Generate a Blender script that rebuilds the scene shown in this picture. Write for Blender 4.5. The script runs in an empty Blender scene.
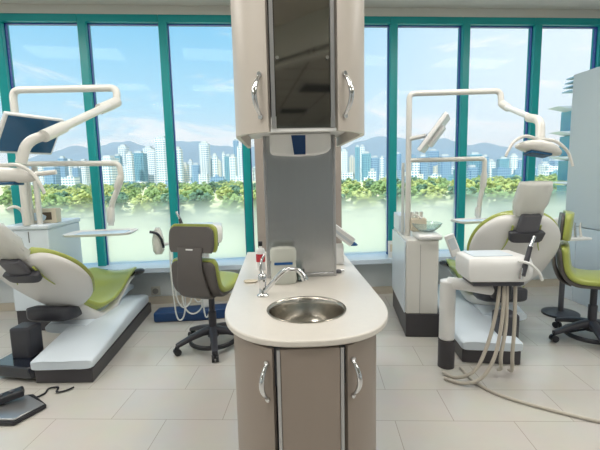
import bpy, bmesh, math, random
from mathutils import Vector, Matrix, noise
random.seed(11)
PI = math.pi
S = bpy.context.scene
COL = S.collection
R = math.radians

# ------------------------------------------------------------------ materials
def lin(c):
    return tuple((v/12.92 if v <= .04045 else ((v+.055)/1.055)**2.4) for v in c)
def rgb(r, g, b): return lin((r/255, g/255, b/255))+(1,)
def mat(name, c, rough=.5, metal=0., var=.06, scale=8., bump=0., coat=0., spec=.5, stretch=None, alpha=None, trans=0.):
    m = bpy.data.materials.new(name); m.use_nodes = True
    nt = m.node_tree; b = nt.nodes['Principled BSDF']
    b.inputs['Roughness'].default_value = rough
    b.inputs['Metallic'].default_value = metal
    b.inputs['Specular IOR Level'].default_value = spec
    b.inputs['Coat Weight'].default_value = coat
    b.inputs['Transmission Weight'].default_value = trans
    if alpha is not None: b.inputs['Alpha'].default_value = alpha
    tc = nt.nodes.new('ShaderNodeTexCoord'); mp = nt.nodes.new('ShaderNodeMapping')
    nt.links.new(tc.outputs['Object'], mp.inputs['Vector'])
    if stretch: mp.inputs['Scale'].default_value = stretch
    n = nt.nodes.new('ShaderNodeTexNoise'); n.inputs['Scale'].default_value = scale; n.inputs['Detail'].default_value = 4
    nt.links.new(mp.outputs['Vector'], n.inputs['Vector'])
    mx = nt.nodes.new('ShaderNodeMix'); mx.data_type = 'RGBA'
    mx.inputs['A'].default_value = tuple(min(1, v*(1-var)) for v in c[:3])+(1,)
    mx.inputs['B'].default_value = tuple(min(1, v*(1+var)) for v in c[:3])+(1,)
    nt.links.new(n.outputs['Fac'], mx.inputs['Factor'])
    nt.links.new(mx.outputs['Result'], b.inputs['Base Color'])
    if bump:
        bp = nt.nodes.new('ShaderNodeBump'); bp.inputs['Strength'].default_value = bump; bp.inputs['Distance'].default_value = .01
        nt.links.new(n.outputs['Fac'], bp.inputs['Height']); nt.links.new(bp.outputs['Normal'], b.inputs['Normal'])
    return m

M = {}
M['teal'] = mat('teal_frame_paint', rgb(0, 146, 148), .35, 0, .05)
M['navy'] = mat('dark_gasket', rgb(28, 60, 140), .4)
M['plaster'] = mat('wall_plaster', rgb(206, 205, 198), .8, 0, .03, 3)
M['wallpaint'] = mat('wall_paint', rgb(222, 228, 230), .7, 0, .03, 3)
M['ceilpaint'] = mat('ceiling_paint', rgb(205, 200, 190), .85, 0, .03, 2)
M['sill'] = mat('sill_laminate_sky_tint', rgb(208, 222, 234), .25, 0, .02)  # white laminate; blue of the reflected sky is put into the colour
M['skirt'] = mat('beige_tile_skirting', rgb(205, 196, 180), .5)
M['column'] = mat('taupe_column_paint', rgb(158, 148, 140), .6)
M['taupe'] = mat('taupe_laminate', rgb(148, 136, 126), .42, 0, .05, 2.5, stretch=(1, 1, .25))
M['taupe_light'] = mat('taupe_laminate_upper', rgb(196, 188, 178), .38, 0, .04, 2.5, stretch=(1, 1, .25))
M['alu'] = mat('brushed_aluminium', rgb(185, 186, 188), .35, .85, .05, 30, stretch=(1, 1, .05))
M['steel'] = mat('brushed_steel', rgb(190, 192, 194), .24, 1, .08, 40, stretch=(4, 4, .08))
M['sinksteel'] = mat('sink_steel', rgb(190, 186, 178), .22, 1, .1, 9)
M['chrome'] = mat('chrome', rgb(215, 216, 218), .08, 1, .02)
M['stone'] = mat('cream_solid_surface', rgb(216, 211, 202), .28, 0, .035, 40, coat=.15)
M['cream'] = mat('cream_enamel', rgb(218, 217, 211), .3, 0, .02, 4, coat=.2)
M['shell'] = mat('white_shell_plastic', rgb(222, 221, 218), .35, 0, .02, 4, coat=.1)
M['white'] = mat('white_plastic', rgb(232, 233, 232), .35, 0, .02)
M['bluewhite'] = mat('pale_laminate_daylight_tint', rgb(216, 227, 236), .3, 0, .02)  # pale casing with bluish daylight and side shade worked into the colour
M['green'] = mat('lime_upholstery', rgb(166, 176, 88), .3, 0, .05, 6, bump=.03, coat=.25)
M['grey'] = mat('charcoal_plastic', rgb(86, 86, 92), .42, 0, .06)
M['dark'] = mat('dark_grey_plastic', rgb(58, 59, 66), .4, 0, .06)
M['black'] = mat('black_rubber', rgb(34, 36, 42), .4, 0, .06)
M['shinyblack'] = mat('glossy_dark_plastic', rgb(30, 36, 48), .15, 0, .06, coat=.4)
M['plinth'] = mat('dark_plinth', rgb(66, 64, 68), .4, 0, .06)
M['stoolback'] = mat('stool_back_plastic', rgb(94, 90, 88), .45, 0, .05)
M['screen'] = mat('screen_reflection_tint', rgb(22, 82, 122), .12, 0, .05, 2, coat=.3)  # dark screen with its teal reflections put into the base colour
M['hose'] = mat('beige_hose_rubber', rgb(190, 184, 172), .45, 0, .04)
M['whitehose'] = mat('pale_hose_rubber', rgb(214, 218, 216), .4, 0, .04)
M['blueplastic'] = mat('blue_plastic', rgb(20, 86, 150), .35, 0, .05)
M['navyplastic'] = mat('navy_plastic', rgb(22, 62, 110), .35, 0, .05)
M['red'] = mat('red_plastic', rgb(190, 50, 60), .4)
M['beige'] = mat('beige_card', rgb(216, 206, 186), .6)
M['tissue'] = mat('blue_white_tissue', rgb(205, 225, 238), .8, bump=.2)
M['partition'] = mat('grey_partition_laminate', rgb(202, 210, 215), .4, 0, .03, 2)
M['basinglass'] = mat('basin_glass', rgb(225, 240, 238), .08, 0, .01, trans=.85)
M['outlet'] = mat('grey_socket', rgb(150, 150, 148), .5)

_n = M['sinksteel'].node_tree; _b = _n.nodes['Principled BSDF']; _b.inputs['Anisotropic'].default_value = .6
_t = _n.nodes.new('ShaderNodeTangent'); _t.direction_type = 'RADIAL'; _t.axis = 'Z'; _n.links.new(_t.outputs[0], _b.inputs['Tangent'])
def thin_glass(name, tint, refl=.06, frost=None):
    m = bpy.data.materials.new(name); m.use_nodes = True; nt = m.node_tree; nt.nodes.clear()
    out = nt.nodes.new('ShaderNodeOutputMaterial')
    tr = nt.nodes.new('ShaderNodeBsdfTransparent'); tr.inputs['Color'].default_value = tint
    gl = nt.nodes.new('ShaderNodeBsdfGlossy'); gl.inputs['Roughness'].default_value = .02
    fr = nt.nodes.new('ShaderNodeFresnel'); fr.inputs['IOR'].default_value = 1.45
    mul = nt.nodes.new('ShaderNodeMath'); mul.operation = 'MULTIPLY'; mul.inputs[1].default_value = refl
    nt.links.new(fr.outputs[0], mul.inputs[0])
    mx = nt.nodes.new('ShaderNodeMixShader')
    nt.links.new(mul.outputs[0], mx.inputs[0]); nt.links.new(tr.outputs[0], mx.inputs[1]); nt.links.new(gl.outputs[0], mx.inputs[2])
    nt.links.new(mx.outputs[0], out.inputs[0])
    return m
M['glass'] = thin_glass('window_glass', (.98, .99, .99, 1), .12)
M['clear'] = thin_glass('clear_plastic', (.86, .93, .93, 1), 2.2)

def film_mat():
    m = bpy.data.materials.new('frosted_gradient_film'); m.use_nodes = True; nt = m.node_tree; nt.nodes.clear()
    out = nt.nodes.new('ShaderNodeOutputMaterial')
    tr = nt.nodes.new('ShaderNodeBsdfTransparent')
    tl = nt.nodes.new('ShaderNodeBsdfTranslucent'); tl.inputs['Color'].default_value = (1, 1, .95, 1)
    df = nt.nodes.new('ShaderNodeBsdfRefraction'); df.inputs['Color'].default_value = (1, 1, .98, 1); df.inputs['Roughness'].default_value = .45; df.inputs['IOR'].default_value = 1.12
    m1 = nt.nodes.new('ShaderNodeMixShader'); m1.inputs[0].default_value = .28
    nt.links.new(tl.outputs[0], m1.inputs[1]); nt.links.new(df.outputs[0], m1.inputs[2])
    tc = nt.nodes.new('ShaderNodeTexCoord'); sp = nt.nodes.new('ShaderNodeSeparateXYZ')
    nt.links.new(tc.outputs['Object'], sp.inputs[0])
    mr = nt.nodes.new('ShaderNodeMapRange'); mr.interpolation_type = 'SMOOTHSTEP'
    mr.inputs['From Min'].default_value = 1.24; mr.inputs['From Max'].default_value = .93
    mr.inputs['To Min'].default_value = 0; mr.inputs['To Max'].default_value = .93
    nt.links.new(sp.outputs['Z'], mr.inputs['Value'])
    m2 = nt.nodes.new('ShaderNodeMixShader')
    nt.links.new(mr.outputs[0], m2.inputs[0]); nt.links.new(tr.outputs[0], m2.inputs[1]); nt.links.new(m1.outputs[0], m2.inputs[2])
    nt.links.new(m2.outputs[0], out.inputs[0])
    return m
M['film'] = film_mat()

def door_glass():
    m = bpy.data.materials.new('smoked_mirror_glass'); m.use_nodes = True; nt = m.node_tree
    b = nt.nodes['Principled BSDF']
    b.inputs['Base Color'].default_value = (.30, .29, .27, 1); b.inputs['Metallic'].default_value = 1
    n = nt.nodes.new('ShaderNodeTexNoise'); n.inputs['Scale'].default_value = 3
    mr = nt.nodes.new('ShaderNodeMapRange'); mr.inputs['To Min'].default_value = .03; mr.inputs['To Max'].default_value = .06
    nt.links.new(n.outputs['Fac'], mr.inputs['Value']); nt.links.new(mr.outputs[0], b.inputs['Roughness'])
    return m
M['doorglass'] = door_glass()

def cloth_cover(name, c):
    m = mat(name, c, .25, 0, .03, 10, bump=.4)
    b = m.node_tree.nodes['Principled BSDF']; nt = m.node_tree
    tl = nt.nodes.new('ShaderNodeBsdfTranslucent'); tl.inputs['Color'].default_value = c
    mx = nt.nodes.new('ShaderNodeMixShader'); mx.inputs[0].default_value = .3
    out = [n for n in nt.nodes if n.type == 'OUTPUT_MATERIAL'][0]
    nt.links.new(b.outputs[0], mx.inputs[1]); nt.links.new(tl.outputs[0], mx.inputs[2]); nt.links.new(mx.outputs[0], out.inputs[0])
    return m
M['cover'] = cloth_cover('headrest_cover_plastic', rgb(236, 236, 232))
M['bottle'] = cloth_cover('translucent_bottle', rgb(222, 224, 216))

def tile_floor():
    m = bpy.data.materials.new('floor_tiles'); m.use_nodes = True; nt = m.node_tree; b = nt.nodes['Principled BSDF']
    tc = nt.nodes.new('ShaderNodeTexCoord'); mp = nt.nodes.new('ShaderNodeMapping')
    mp.inputs['Location'].default_value = (-.42+6.6, -2.135+6.6, 0)
    nt.links.new(tc.outputs['Object'], mp.inputs['Vector'])
    br = nt.nodes.new('ShaderNodeTexBrick'); br.offset = .5
    br.inputs['Scale'].default_value = 1; br.inputs['Brick Width'].default_value = .66; br.inputs['Row Height'].default_value = .33
    br.inputs['Mortar Size'].default_value = .0022; br.inputs['Mortar Smooth'].default_value = .3
    br.inputs['Color1'].default_value = rgb(207, 204, 197); br.inputs['Color2'].default_value = rgb(203, 200, 193)
    br.inputs['Mortar'].default_value = rgb(165, 158, 146)
    nt.links.new(mp.outputs[0], br.inputs['Vector'])
    n = nt.nodes.new('ShaderNodeTexNoise'); n.inputs['Scale'].default_value = 5; n.inputs['Detail'].default_value = 6
    nt.links.new(tc.outputs['Object'], n.inputs['Vector'])
    mx = nt.nodes.new('ShaderNodeMix'); mx.data_type = 'RGBA'; mx.blend_type = 'MULTIPLY'; mx.inputs['Factor'].default_value = .12
    nt.links.new(br.outputs['Color'], mx.inputs['A']); nt.links.new(n.outputs['Color'], mx.inputs['B'])
    nt.links.new(mx.outputs['Result'], b.inputs['Base Color'])
    b.inputs['Roughness'].default_value = .18
    return m
M['floor'] = tile_floor()

def grid_ceiling():
    m = bpy.data.materials.new('ceiling_grid_tiles'); m.use_nodes = True; nt = m.node_tree; b = nt.nodes['Principled BSDF']
    tc = nt.nodes.new('ShaderNodeTexCoord')
    br = nt.nodes.new('ShaderNodeTexBrick'); br.offset = 0
    br.inputs['Scale'].default_value = 1; br.inputs['Brick Width'].default_value = .6; br.inputs['Row Height'].default_value = .6
    br.inputs['Mortar Size'].default_value = .012
    br.inputs['Color1'].default_value = rgb(190, 188, 180); br.inputs['Color2'].default_value = rgb(184, 182, 175)
    br.inputs['Mortar'].default_value = rgb(120, 118, 112)
    nt.links.new(tc.outputs['Object'], br.inputs['Vector']); nt.links.new(br.outputs['Color'], b.inputs['Base Color'])
    b.inputs['Roughness'].default_value = .9
    return m
M['grid'] = grid_ceiling()

def emis(name, c, s):
    m = bpy.data.materials.new(name); m.use_nodes = True; b = m.node_tree.nodes['Principled BSDF']
    b.inputs['Base Color'].default_value = c; b.inputs['Emission Color'].default_value = c; b.inputs['Emission Strength'].default_value = s
    return m
M['diffuser'] = emis('lamp_diffuser', (1, .93, .84, 1), 3)

def facade(name, wall, glass, fx=3.2, fz=3., gap=.45):
    m = bpy.data.materials.new(name); m.use_nodes = True; nt = m.node_tree; b = nt.nodes['Principled BSDF']
    tc = nt.nodes.new('ShaderNodeTexCoord'); sp = nt.nodes.new('ShaderNodeSeparateXYZ'); nt.links.new(tc.outputs['Object'], sp.inputs[0])
    def mth(op, a, bb):
        n = nt.nodes.new('ShaderNodeMath'); n.operation = op
        for i, v in enumerate((a, bb)):
            if v is None: continue
            if isinstance(v, (int, float)): n.inputs[i].default_value = v
            else: nt.links.new(v, n.inputs[i])
        return n.outputs[0]
    ad = mth('ADD', sp.outputs['X'], sp.outputs['Y'])
    fxv = mth('FRACT', mth('DIVIDE', ad, fx), None); fzv = mth('FRACT', mth('DIVIDE', sp.outputs['Z'], fz), None)
    w = mth('MULTIPLY', mth('GREATER_THAN', fxv, .35), mth('GREATER_THAN', fzv, gap))
    mx = nt.nodes.new('ShaderNodeMix'); mx.data_type = 'RGBA'; mx.inputs['A'].default_value = wall; mx.inputs['B'].default_value = glass
    nt.links.new(w, mx.inputs['Factor']); nt.links.new(mx.outputs['Result'], b.inputs['Base Color'])
    b.inputs['Roughness'].default_value = .5
    return m
FAC = {'w': facade('white_facade', rgb(226, 228, 226), rgb(96, 144, 172)),
       'b': facade('blue_facade', rgb(140, 172, 196), rgb(64, 112, 150), 2.5, 3, .3),
       't': facade('teal_glass_facade', rgb(128, 174, 188), rgb(44, 110, 138), 2.2, 3, .2),
       'g': facade('beige_facade', rgb(216, 208, 192), rgb(130, 160, 172))}
M['roofgrey'] = mat('roof_grey', rgb(190, 196, 196), .8)
M['roofblue'] = mat('blue_grey_metal', rgb(120, 150, 168), .5)
M['leaf'] = mat('tree_leaves', rgb(124, 150, 92), .85, 0, .45, 1.6)
M['leaf2'] = mat('tree_leaves_yellow', rgb(160, 172, 104), .85, 0, .4, 1.6)
M['leaf3'] = mat('tree_leaves_dark', rgb(88, 122, 96), .85, 0, .4, 1.6)
M['bark'] = mat('tree_bark', rgb(96, 84, 70), .9)
M['grass'] = mat('park_grass', rgb(206, 208, 162), .95, 0, .2, .05)
M['mount'] = mat('mountain_forest_haze_tint', rgb(84, 118, 138), .95, 0, .14, .006)  # forest slopes; the blue of distant haze is mixed into the colour
M['concrete'] = mat('pale_concrete', rgb(176, 186, 194), .8, 0, .04, .5)
M['balconyglass'] = thin_glass('balcony_glass', (.72, .86, .90, 1), 1.5)
M['darkglass'] = mat('blue_window_glass', rgb(96, 150, 168), .1, 0, .1, .4)

# ------------------------------------------------------------------ mesh helpers
def finish(me, smooth=True, ang=38):
    if smooth:
        for p in me.polygons: p.use_smooth = True
        try: me.set_sharp_from_angle(angle=R(ang))
        except Exception: pass
def obj(name, bm, m, parent=None, loc=None, rot=None, bevel=0., seg=2, ang=38, sub=0):
    bmesh.ops.recalc_face_normals(bm, faces=bm.faces)
    me = bpy.data.meshes.new(name); bm.to_mesh(me); bm.free(); finish(me, ang=ang)
    o = bpy.data.objects.new(name, me); COL.objects.link(o)
    if m: me.materials.append(m)
    if parent: o.parent = parent
    if loc: o.location = loc
    if rot: o.rotation_euler = rot
    if bevel:
        b = o.modifiers.new('Bevel', 'BEVEL'); b.width = bevel; b.segments = seg; b.limit_method = 'ANGLE'; b.angle_limit = R(40); b.harden_normals = False
    if sub:
        b = o.modifiers.new('Sub', 'SUBSURF'); b.levels = sub; b.render_levels = sub
    return o
def tag(o, label=None, cat=None, group=None, kind=None):
    if label: o['label'] = label
    if cat: o['category'] = cat
    if group: o['group'] = group
    if kind: o['kind'] = kind
    return o
def thing(name, label, cat, loc=(0, 0, 0), rz=0, group=None):
    o = bpy.data.objects.new(name, None); COL.objects.link(o); o.location = loc; o.rotation_euler = (0, 0, R(rz)); o.empty_display_size = .1
    return tag(o, label, cat, group)
def NB(): return bmesh.new()
def box(bm, x0, x1, y0, y1, z0, z1, mtx=None):
    vs = [bm.verts.new(v) for v in ((x0, y0, z0), (x1, y0, z0), (x1, y1, z0), (x0, y1, z0), (x0, y0, z1), (x1, y0, z1), (x1, y1, z1), (x0, y1, z1))]
    for f in ((0, 3, 2, 1), (4, 5, 6, 7), (0, 1, 5, 4), (1, 2, 6, 5), (2, 3, 7, 6), (3, 0, 4, 7)): bm.faces.new([vs[i] for i in f])
    if mtx is not None:
        for v in vs: v.co = mtx @ v.co
    return bm
def BX(*a, **k): return box(NB(), *a, **k)
def hexa(bm, pts):   # 8 points: bottom ring then top ring
    vs = [bm.verts.new(v) for v in pts]
    for f in ((0, 3, 2, 1), (4, 5, 6, 7), (0, 1, 5, 4), (1, 2, 6, 5), (2, 3, 7, 6), (3, 0, 4, 7)): bm.faces.new([vs[i] for i in f])
    return bm
def prism(bm, pts, z0, z1):
    a = [bm.verts.new((x, y, z0)) for x, y in pts]; b = [bm.verts.new((x, y, z1)) for x, y in pts]
    n = len(pts); bm.faces.new(a[::-1]); bm.faces.new(b)
    for i in range(n): bm.faces.new((a[i], a[(i+1) % n], b[(i+1) % n], b[i]))
    return bm
def prism_x(bm, pts, x0, x1):   # outline in (y,z)
    a = [bm.verts.new((x0, y, z)) for y, z in pts]; b = [bm.verts.new((x1, y, z)) for y, z in pts]
    n = len(pts); bm.faces.new(a[::-1]); bm.faces.new(b)
    for i in range(n): bm.faces.new((a[i], a[(i+1) % n], b[(i+1) % n], b[i]))
    return bm
def loft(bm, rings, cap=True):
    rr = [[bm.verts.new(p) for p in r] for r in rings]; n = len(rr[0])
    for a, b in zip(rr, rr[1:]):
        for i in range(n): bm.faces.new((a[i], a[(i+1) % n], b[(i+1) % n], b[i]))
    if cap: bm.faces.new(rr[0][::-1]); bm.faces.new(rr[-1])
    return bm
def spline(pts, k=6):
    P = [Vector(p) for p in pts]
    if len(P) < 3: return P
    out = []
    for i in range(len(P)-1):
        p0 = P[max(i-1, 0)]; p1 = P[i]; p2 = P[i+1]; p3 = P[min(i+2, len(P)-1)]
        for j in range(k):
            t = j/k
            out.append(.5*((2*p1)+(p2-p0)*t+(2*p0-5*p1+4*p2-p3)*t*t+(3*p1-p0-3*p2+p3)*t**3))
    out.append(P[-1]); return out
def tube(bm, pts, r, n=12, r1=None):
    P = [Vector(p) for p in pts]; rings = []
    up = None
    for i, p in enumerate(P):
        d = (P[min(i+1, len(P)-1)]-P[max(i-1, 0)]).normalized()
        if up is None:
            up = Vector((0, 0, 1)) if abs(d.z) < .9 else Vector((1, 0, 0))
        s = d.cross(up).normalized(); up = s.cross(d).normalized()
        rad = r(i/(len(P)-1)) if callable(r) else (r if r1 is None else r+(r1-r)*i/(len(P)-1))
        rings.append([p+s*math.cos(2*PI*k/n)*rad+up*math.sin(2*PI*k/n)*rad for k in range(n)])
    return loft(bm, rings)
def fillet(pts, r=.04, k=5):   # polyline with rounded corners
    P = [Vector(p) for p in pts]; out = [P[0]]
    for i in range(1, len(P)-1):
        a = (P[i-1]-P[i]); b = (P[i+1]-P[i]); ra = min(r, a.length*.49, b.length*.49)
        p0 = P[i]+a.normalized()*ra; p2 = P[i]+b.normalized()*ra
        for j in range(k+1):
            t = j/k; out.append(p0*(1-t)**2+P[i]*2*t*(1-t)+p2*t*t)
    out.append(P[-1]); return out
def lathe(bm, prof, n=28, c=(0, 0, 0), sx=1, sy=1, cap=True):
    rings = [[(c[0]+r*sx*math.cos(2*PI*k/n), c[1]+r*sy*math.sin(2*PI*k/n), c[2]+z) for k in range(n)] for r, z in prof]
    return loft(bm, rings, cap)
def sup(a, b, n, e=4):   # superellipse ring offsets
    out = []
    for k in range(n):
        t = 2*PI*k/n; c, s = math.cos(t), math.sin(t)
        out.append((a*math.copysign(abs(c)**(2/e), c), b*math.copysign(abs(s)**(2/e), s)))
    return out
def ribbon(bm, path, n=28, e=5):
    """path of (y, z, half width, thickness, curl, x-offset): a pad swept in the y-z plane"""
    rings = []
    for i, q in enumerate(path):
        y, z, w, t = q[:4]; curl = q[4] if len(q) > 4 else 0; xo = q[5] if len(q) > 5 else 0
        a = path[max(i-1, 0)]; b = path[min(i+1, len(path)-1)]
        d = Vector((0, b[0]-a[0], b[1]-a[1])).normalized(); nr = Vector((0, -d.z, d.y))
        rings.append([Vector((xo+u, y, z))+nr*(v+curl*(u/max(w, .001))**2) for u, v in sup(w, t/2, n, e)])
    return loft(bm, rings)
def resample(path, k=4):
    """smooth a ribbon path"""
    n = len(path); L = len(path[0]); out = []
    for i in range(n-1):
        p0, p1, p2, p3 = path[max(i-1, 0)], path[i], path[i+1], path[min(i+2, n-1)]
        for j in range(k):
            t = j/k
            out.append(tuple(.5*(2*p1[c]+(p2[c]-p0[c])*t+(2*p0[c]-5*p1[c]+4*p2[c]-p3[c])*t*t+(3*p1[c]-p0[c]-3*p2[c]+p3[c])*t**3) for c in range(L)))
    out.append(tuple(path[-1])); return out
def struct(o, nm=None): o['kind'] = 'structure'; return o
PLACED = []
def clear_spot(x, y, r):
    for a, b, q in PLACED:
        if (a-x)**2+(b-y)**2 < (q+r)**2: return False
    PLACED.append((x, y, r)); return True
def copy_tree(o, parent=None, keep_label=False):
    c = o.copy(); COL.objects.link(c); c.parent = parent
    for ch in [x for x in KIDS.get(o.name, [])]: copy_tree(ch, c)
    return c
KIDS = {}
def index_kids():
    KIDS.clear()
    for x in bpy.data.objects:
        if x.parent: KIDS.setdefault(x.parent.name, []).append(x)

# ------------------------------------------------------------------ the room
WO = Vector((-.6, 4.385, 0)); WA = R(7)
def wall_local(o): o.location = WO; o.rotation_euler = (0, 0, WA); return o
HEAD = 3.055; CEIL = 3.14; GB = .455
struct(obj('floor', prism(NB(), [(-4.6, -8.2), (5.2, -8.2), (5.2, 5.33), (-4.6, 4.13)], -.12, 0), M['floor']))
struct(obj('ceiling', prism(NB(), [(-4.75, -3.2), (5.35, -3.2), (5.35, 5.38), (-4.75, 4.14)], CEIL, CEIL+.15), M['ceilpaint']))
# dropped tile ceiling further back in the room with its slanted plaster bulkhead
bm = NB(); prism(bm, [(-4.6, -8.2), (5.2, -8.2), (5.2, -.5), (1.6, -.5), (-.5, -3.1), (-4.6, -3.15)], 2.72, 2.78)
struct(obj('ceiling_dropped', bm, M['grid']))
bm = NB(); prism(bm, [(-4.6, -3.15), (-.5, -3.1), (1.6, -.5), (5.2, -.5), (5.2, -.62), (1.66, -.62), (-.44, -3.22), (-4.6, -3.27)], 2.69, CEIL)
struct(obj('trim_1', bm, M['plaster']))
bm = NB(); box(bm, -3.98, 5.83, .02, .24, 0, GB-.056)
struct(wall_local(obj('wall_back', bm, M['wallpaint'])))
bm = NB(); box(bm, -4.0, 5.85, .0, .25, HEAD, CEIL-.001)
struct(wall_local(obj('trim_2', bm, M['plaster'])))
struct(wall_local(obj('baseboard_back', BX(-3.98, 5.83, .005, .02, 0, .085), M['skirt'])))
struct(wall_local(obj('trim_3', BX(-3.98, 5.83, -.19, .24, GB-.055, GB), M['sill'], bevel=.006)))
struct(obj('wall_left', BX(-4.75, -4.6, -8.2, 4.12, -.1, CEIL-.001), M['wallpaint']))
struct(obj('wall_right', BX(5.2, 5.35, -8.2, 5.32, -.1, CEIL-.001), M['wallpaint']))
struct(obj('wall_front', BX(-4.75, 5.35, -8.35, -8.2, -.1, CEIL-.001), M['wallpaint']))
struct(obj('ceiling_slab', BX(-4.75, 5.35, -8.35, -3.2, CEIL, CEIL+.15), M['plaster']))
# window header, jambs and mullions, one window per bay
mull = [-3.98, -3.38, -2.58, -1.77, -.97, -.16, .66, 1.465, 2.275, 3.10, 3.87, 4.66, 5.40]
for i in range(len(mull)-1):
    x0, x1 = mull[i], mull[i+1]
    w = bpy.data.objects.new('window_%d' % (i+1), None); COL.objects.link(w); wall_local(w); struct(w)
    fb = NB()
    box(fb, x0-.041, x0+.041, -.0, .13, GB, HEAD-.07)
    box(fb, x0-.041, x1-.041 if i < len(mull)-2 else x1+.05, 0, .13, HEAD-.075, HEAD)
    if i == len(mull)-2: box(fb, x1-.041, x1+.041, 0, .13, GB, HEAD-.07)
    obj('window_frame', fb, M['teal'], w, bevel=.004, seg=1)
    gb = NB()
    for a, b in ((x0+.041, x0+.049), (x1-.049, x1-.041)): box(gb, a, b, .05, .09, GB, HEAD-.075)
    box(gb, x0+.041, x1-.041, .05, .09, HEAD-.085, HEAD-.075)
    obj('gasket', gb, M['navy'], w)
    pb = NB(); box(pb, x0+.05, x1-.05, .068, .074, GB, HEAD-.075)
    obj('window_pane', pb, M['glass'], w)
    qb = NB(); f = [qb.verts.new(v) for v in ((x0+.049, .064, GB), (x1-.049, .064, GB+.03), (x1-.049, .064, 1.3), (x0+.049, .064, 1.3))]; qb.faces.new(f)
    obj('frosted_film', qb, M['film'], w)
# column between the windows behind the island
struct(wall_local(obj('trim_4', BX(-.07, .86, -.09, -.003, .46, CEIL), M['column'], bevel=.004)))
struct(wall_local(obj('trim_5', BX(-.09, .88, -.17, -.003, 0, .40), M['column'], bevel=.004)))
# wall socket
so = thing('wall_socket', 'grey round wall socket low on the wall under the window sill, beside the left chair', 'socket')
wall_local(so)
obj('face_plate', BX(-1.27, -1.17, .006, .0195, .1, .2), M['plaster'], so, bevel=.004)
bm = NB(); tube(bm, [(-1.22, .0055, .15), (-1.22, -.004, .15)], .032, 16); obj('outlet', bm, M['outlet'], so)

# partition at the right
pt = bpy.data.objects.new('wall_partition', None); COL.objects.link(pt); pt.location = (2.67, 4.42, 0); pt.rotation_euler = (0, 0, R(7)); struct(pt)
obj('upper_panel', BX(0, .1, -3.0, 0, .80, 2.36), M['partition'], pt, bevel=.004)
obj('lower_panel', BX(.004, .1, -.17, 0, 0, .793), M['bluewhite'], pt, bevel=.003)
obj('lower_panel', BX(.004, .1, -1.5, -.176, 0, .793), M['bluewhite'], pt, bevel=.003)
obj('lower_panel', BX(.004, .1, -3.0, -1.506, 0, .793), M['bluewhite'], pt, bevel=.003)

# ceiling luminaires (recessed panels)
LP = [(-2.9, 2.7), (-.9, 2.85), (1.1, 2.85), (3.0, 2.9), (-2.9, .6), (-.9, .6), (1.1, .6), (3.0, .6), (-2.0, -1.4)]
for i, (x, y) in enumerate(LP):
    t = thing('ceiling_light', 'recessed oblong ceiling light panel', 'ceiling light', (x, y, CEIL), 0, 'recessed ceiling lights')
    fb = NB()
    for a in ((-.62, .62, -.32, -.29), (-.62, .62, .29, .32), (-.62, -.59, -.29, .29), (.59, .62, -.29, .29)): box(fb, *a, -.02, 0)
    obj('frame', fb, M['white'], t)
    obj('diffuser', BX(-.59, .59, -.29, .29, -.012, -.002), M['diffuser'], t)
    l = bpy.data.lights.new('panel_lamp', 'AREA'); l.shape = 'RECTANGLE'; l.size = 1.16; l.size_y = .56; l.energy = 17; l.color = (1, .97, .93)
    lo = bpy.data.objects.new('panel_lamp', l); COL.objects.link(lo); lo.location = (x, y, CEIL-.03)
for i, (x, y) in enumerate([(-3.3, -3.9), (3.9, -3.9), (-3.3, -6.3), (3.9, -6.3)]):  # unseen panels added to brighten the back of the room
    t = thing('ceiling_light', 'unseen square light panel added to the dropped tile ceiling to brighten the room', 'ceiling light', (x, y, 2.72), 0, 'added dropped ceiling lights')
    fb = NB()
    for a in ((-.32, .32, -.32, -.29), (-.32, .32, .29, .32), (-.32, -.29, -.29, .29), (.29, .32, -.29, .29)): box(fb, *a, -.015, 0)
    obj('frame', fb, M['white'], t)
    obj('diffuser', BX(-.29, .29, -.29, .29, -.012, -.002), M['diffuser'], t)
    l = bpy.data.lights.new('panel_lamp', 'AREA'); l.shape = 'SQUARE'; l.size = .56; l.energy = 16; l.color = (1, .97, .93)
    lo = bpy.data.objects.new('panel_lamp', l); COL.objects.link(lo); lo.location = (x, y, 2.69)

for i, (x, y) in enumerate([(-.6, -3.7), (1.0, -3.5), (-.9, -5.7), (.9, -5.7)]):
    t = thing('air_vent', 'dark square air vent in the dropped tile ceiling', 'air vent', (x, y, 2.72), 0, 'air vents of the dropped ceiling')
    obj('frame', BX(-.3, .3, -.3, .3, -.008, -.001), M['alu'], t)
    sb_ = NB()
    for k in range(9): box(sb_, -.27, .27, -.27+.06*k, -.235+.06*k, -.016, -.009)
    obj('slats', sb_, M['dark'], t)

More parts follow.
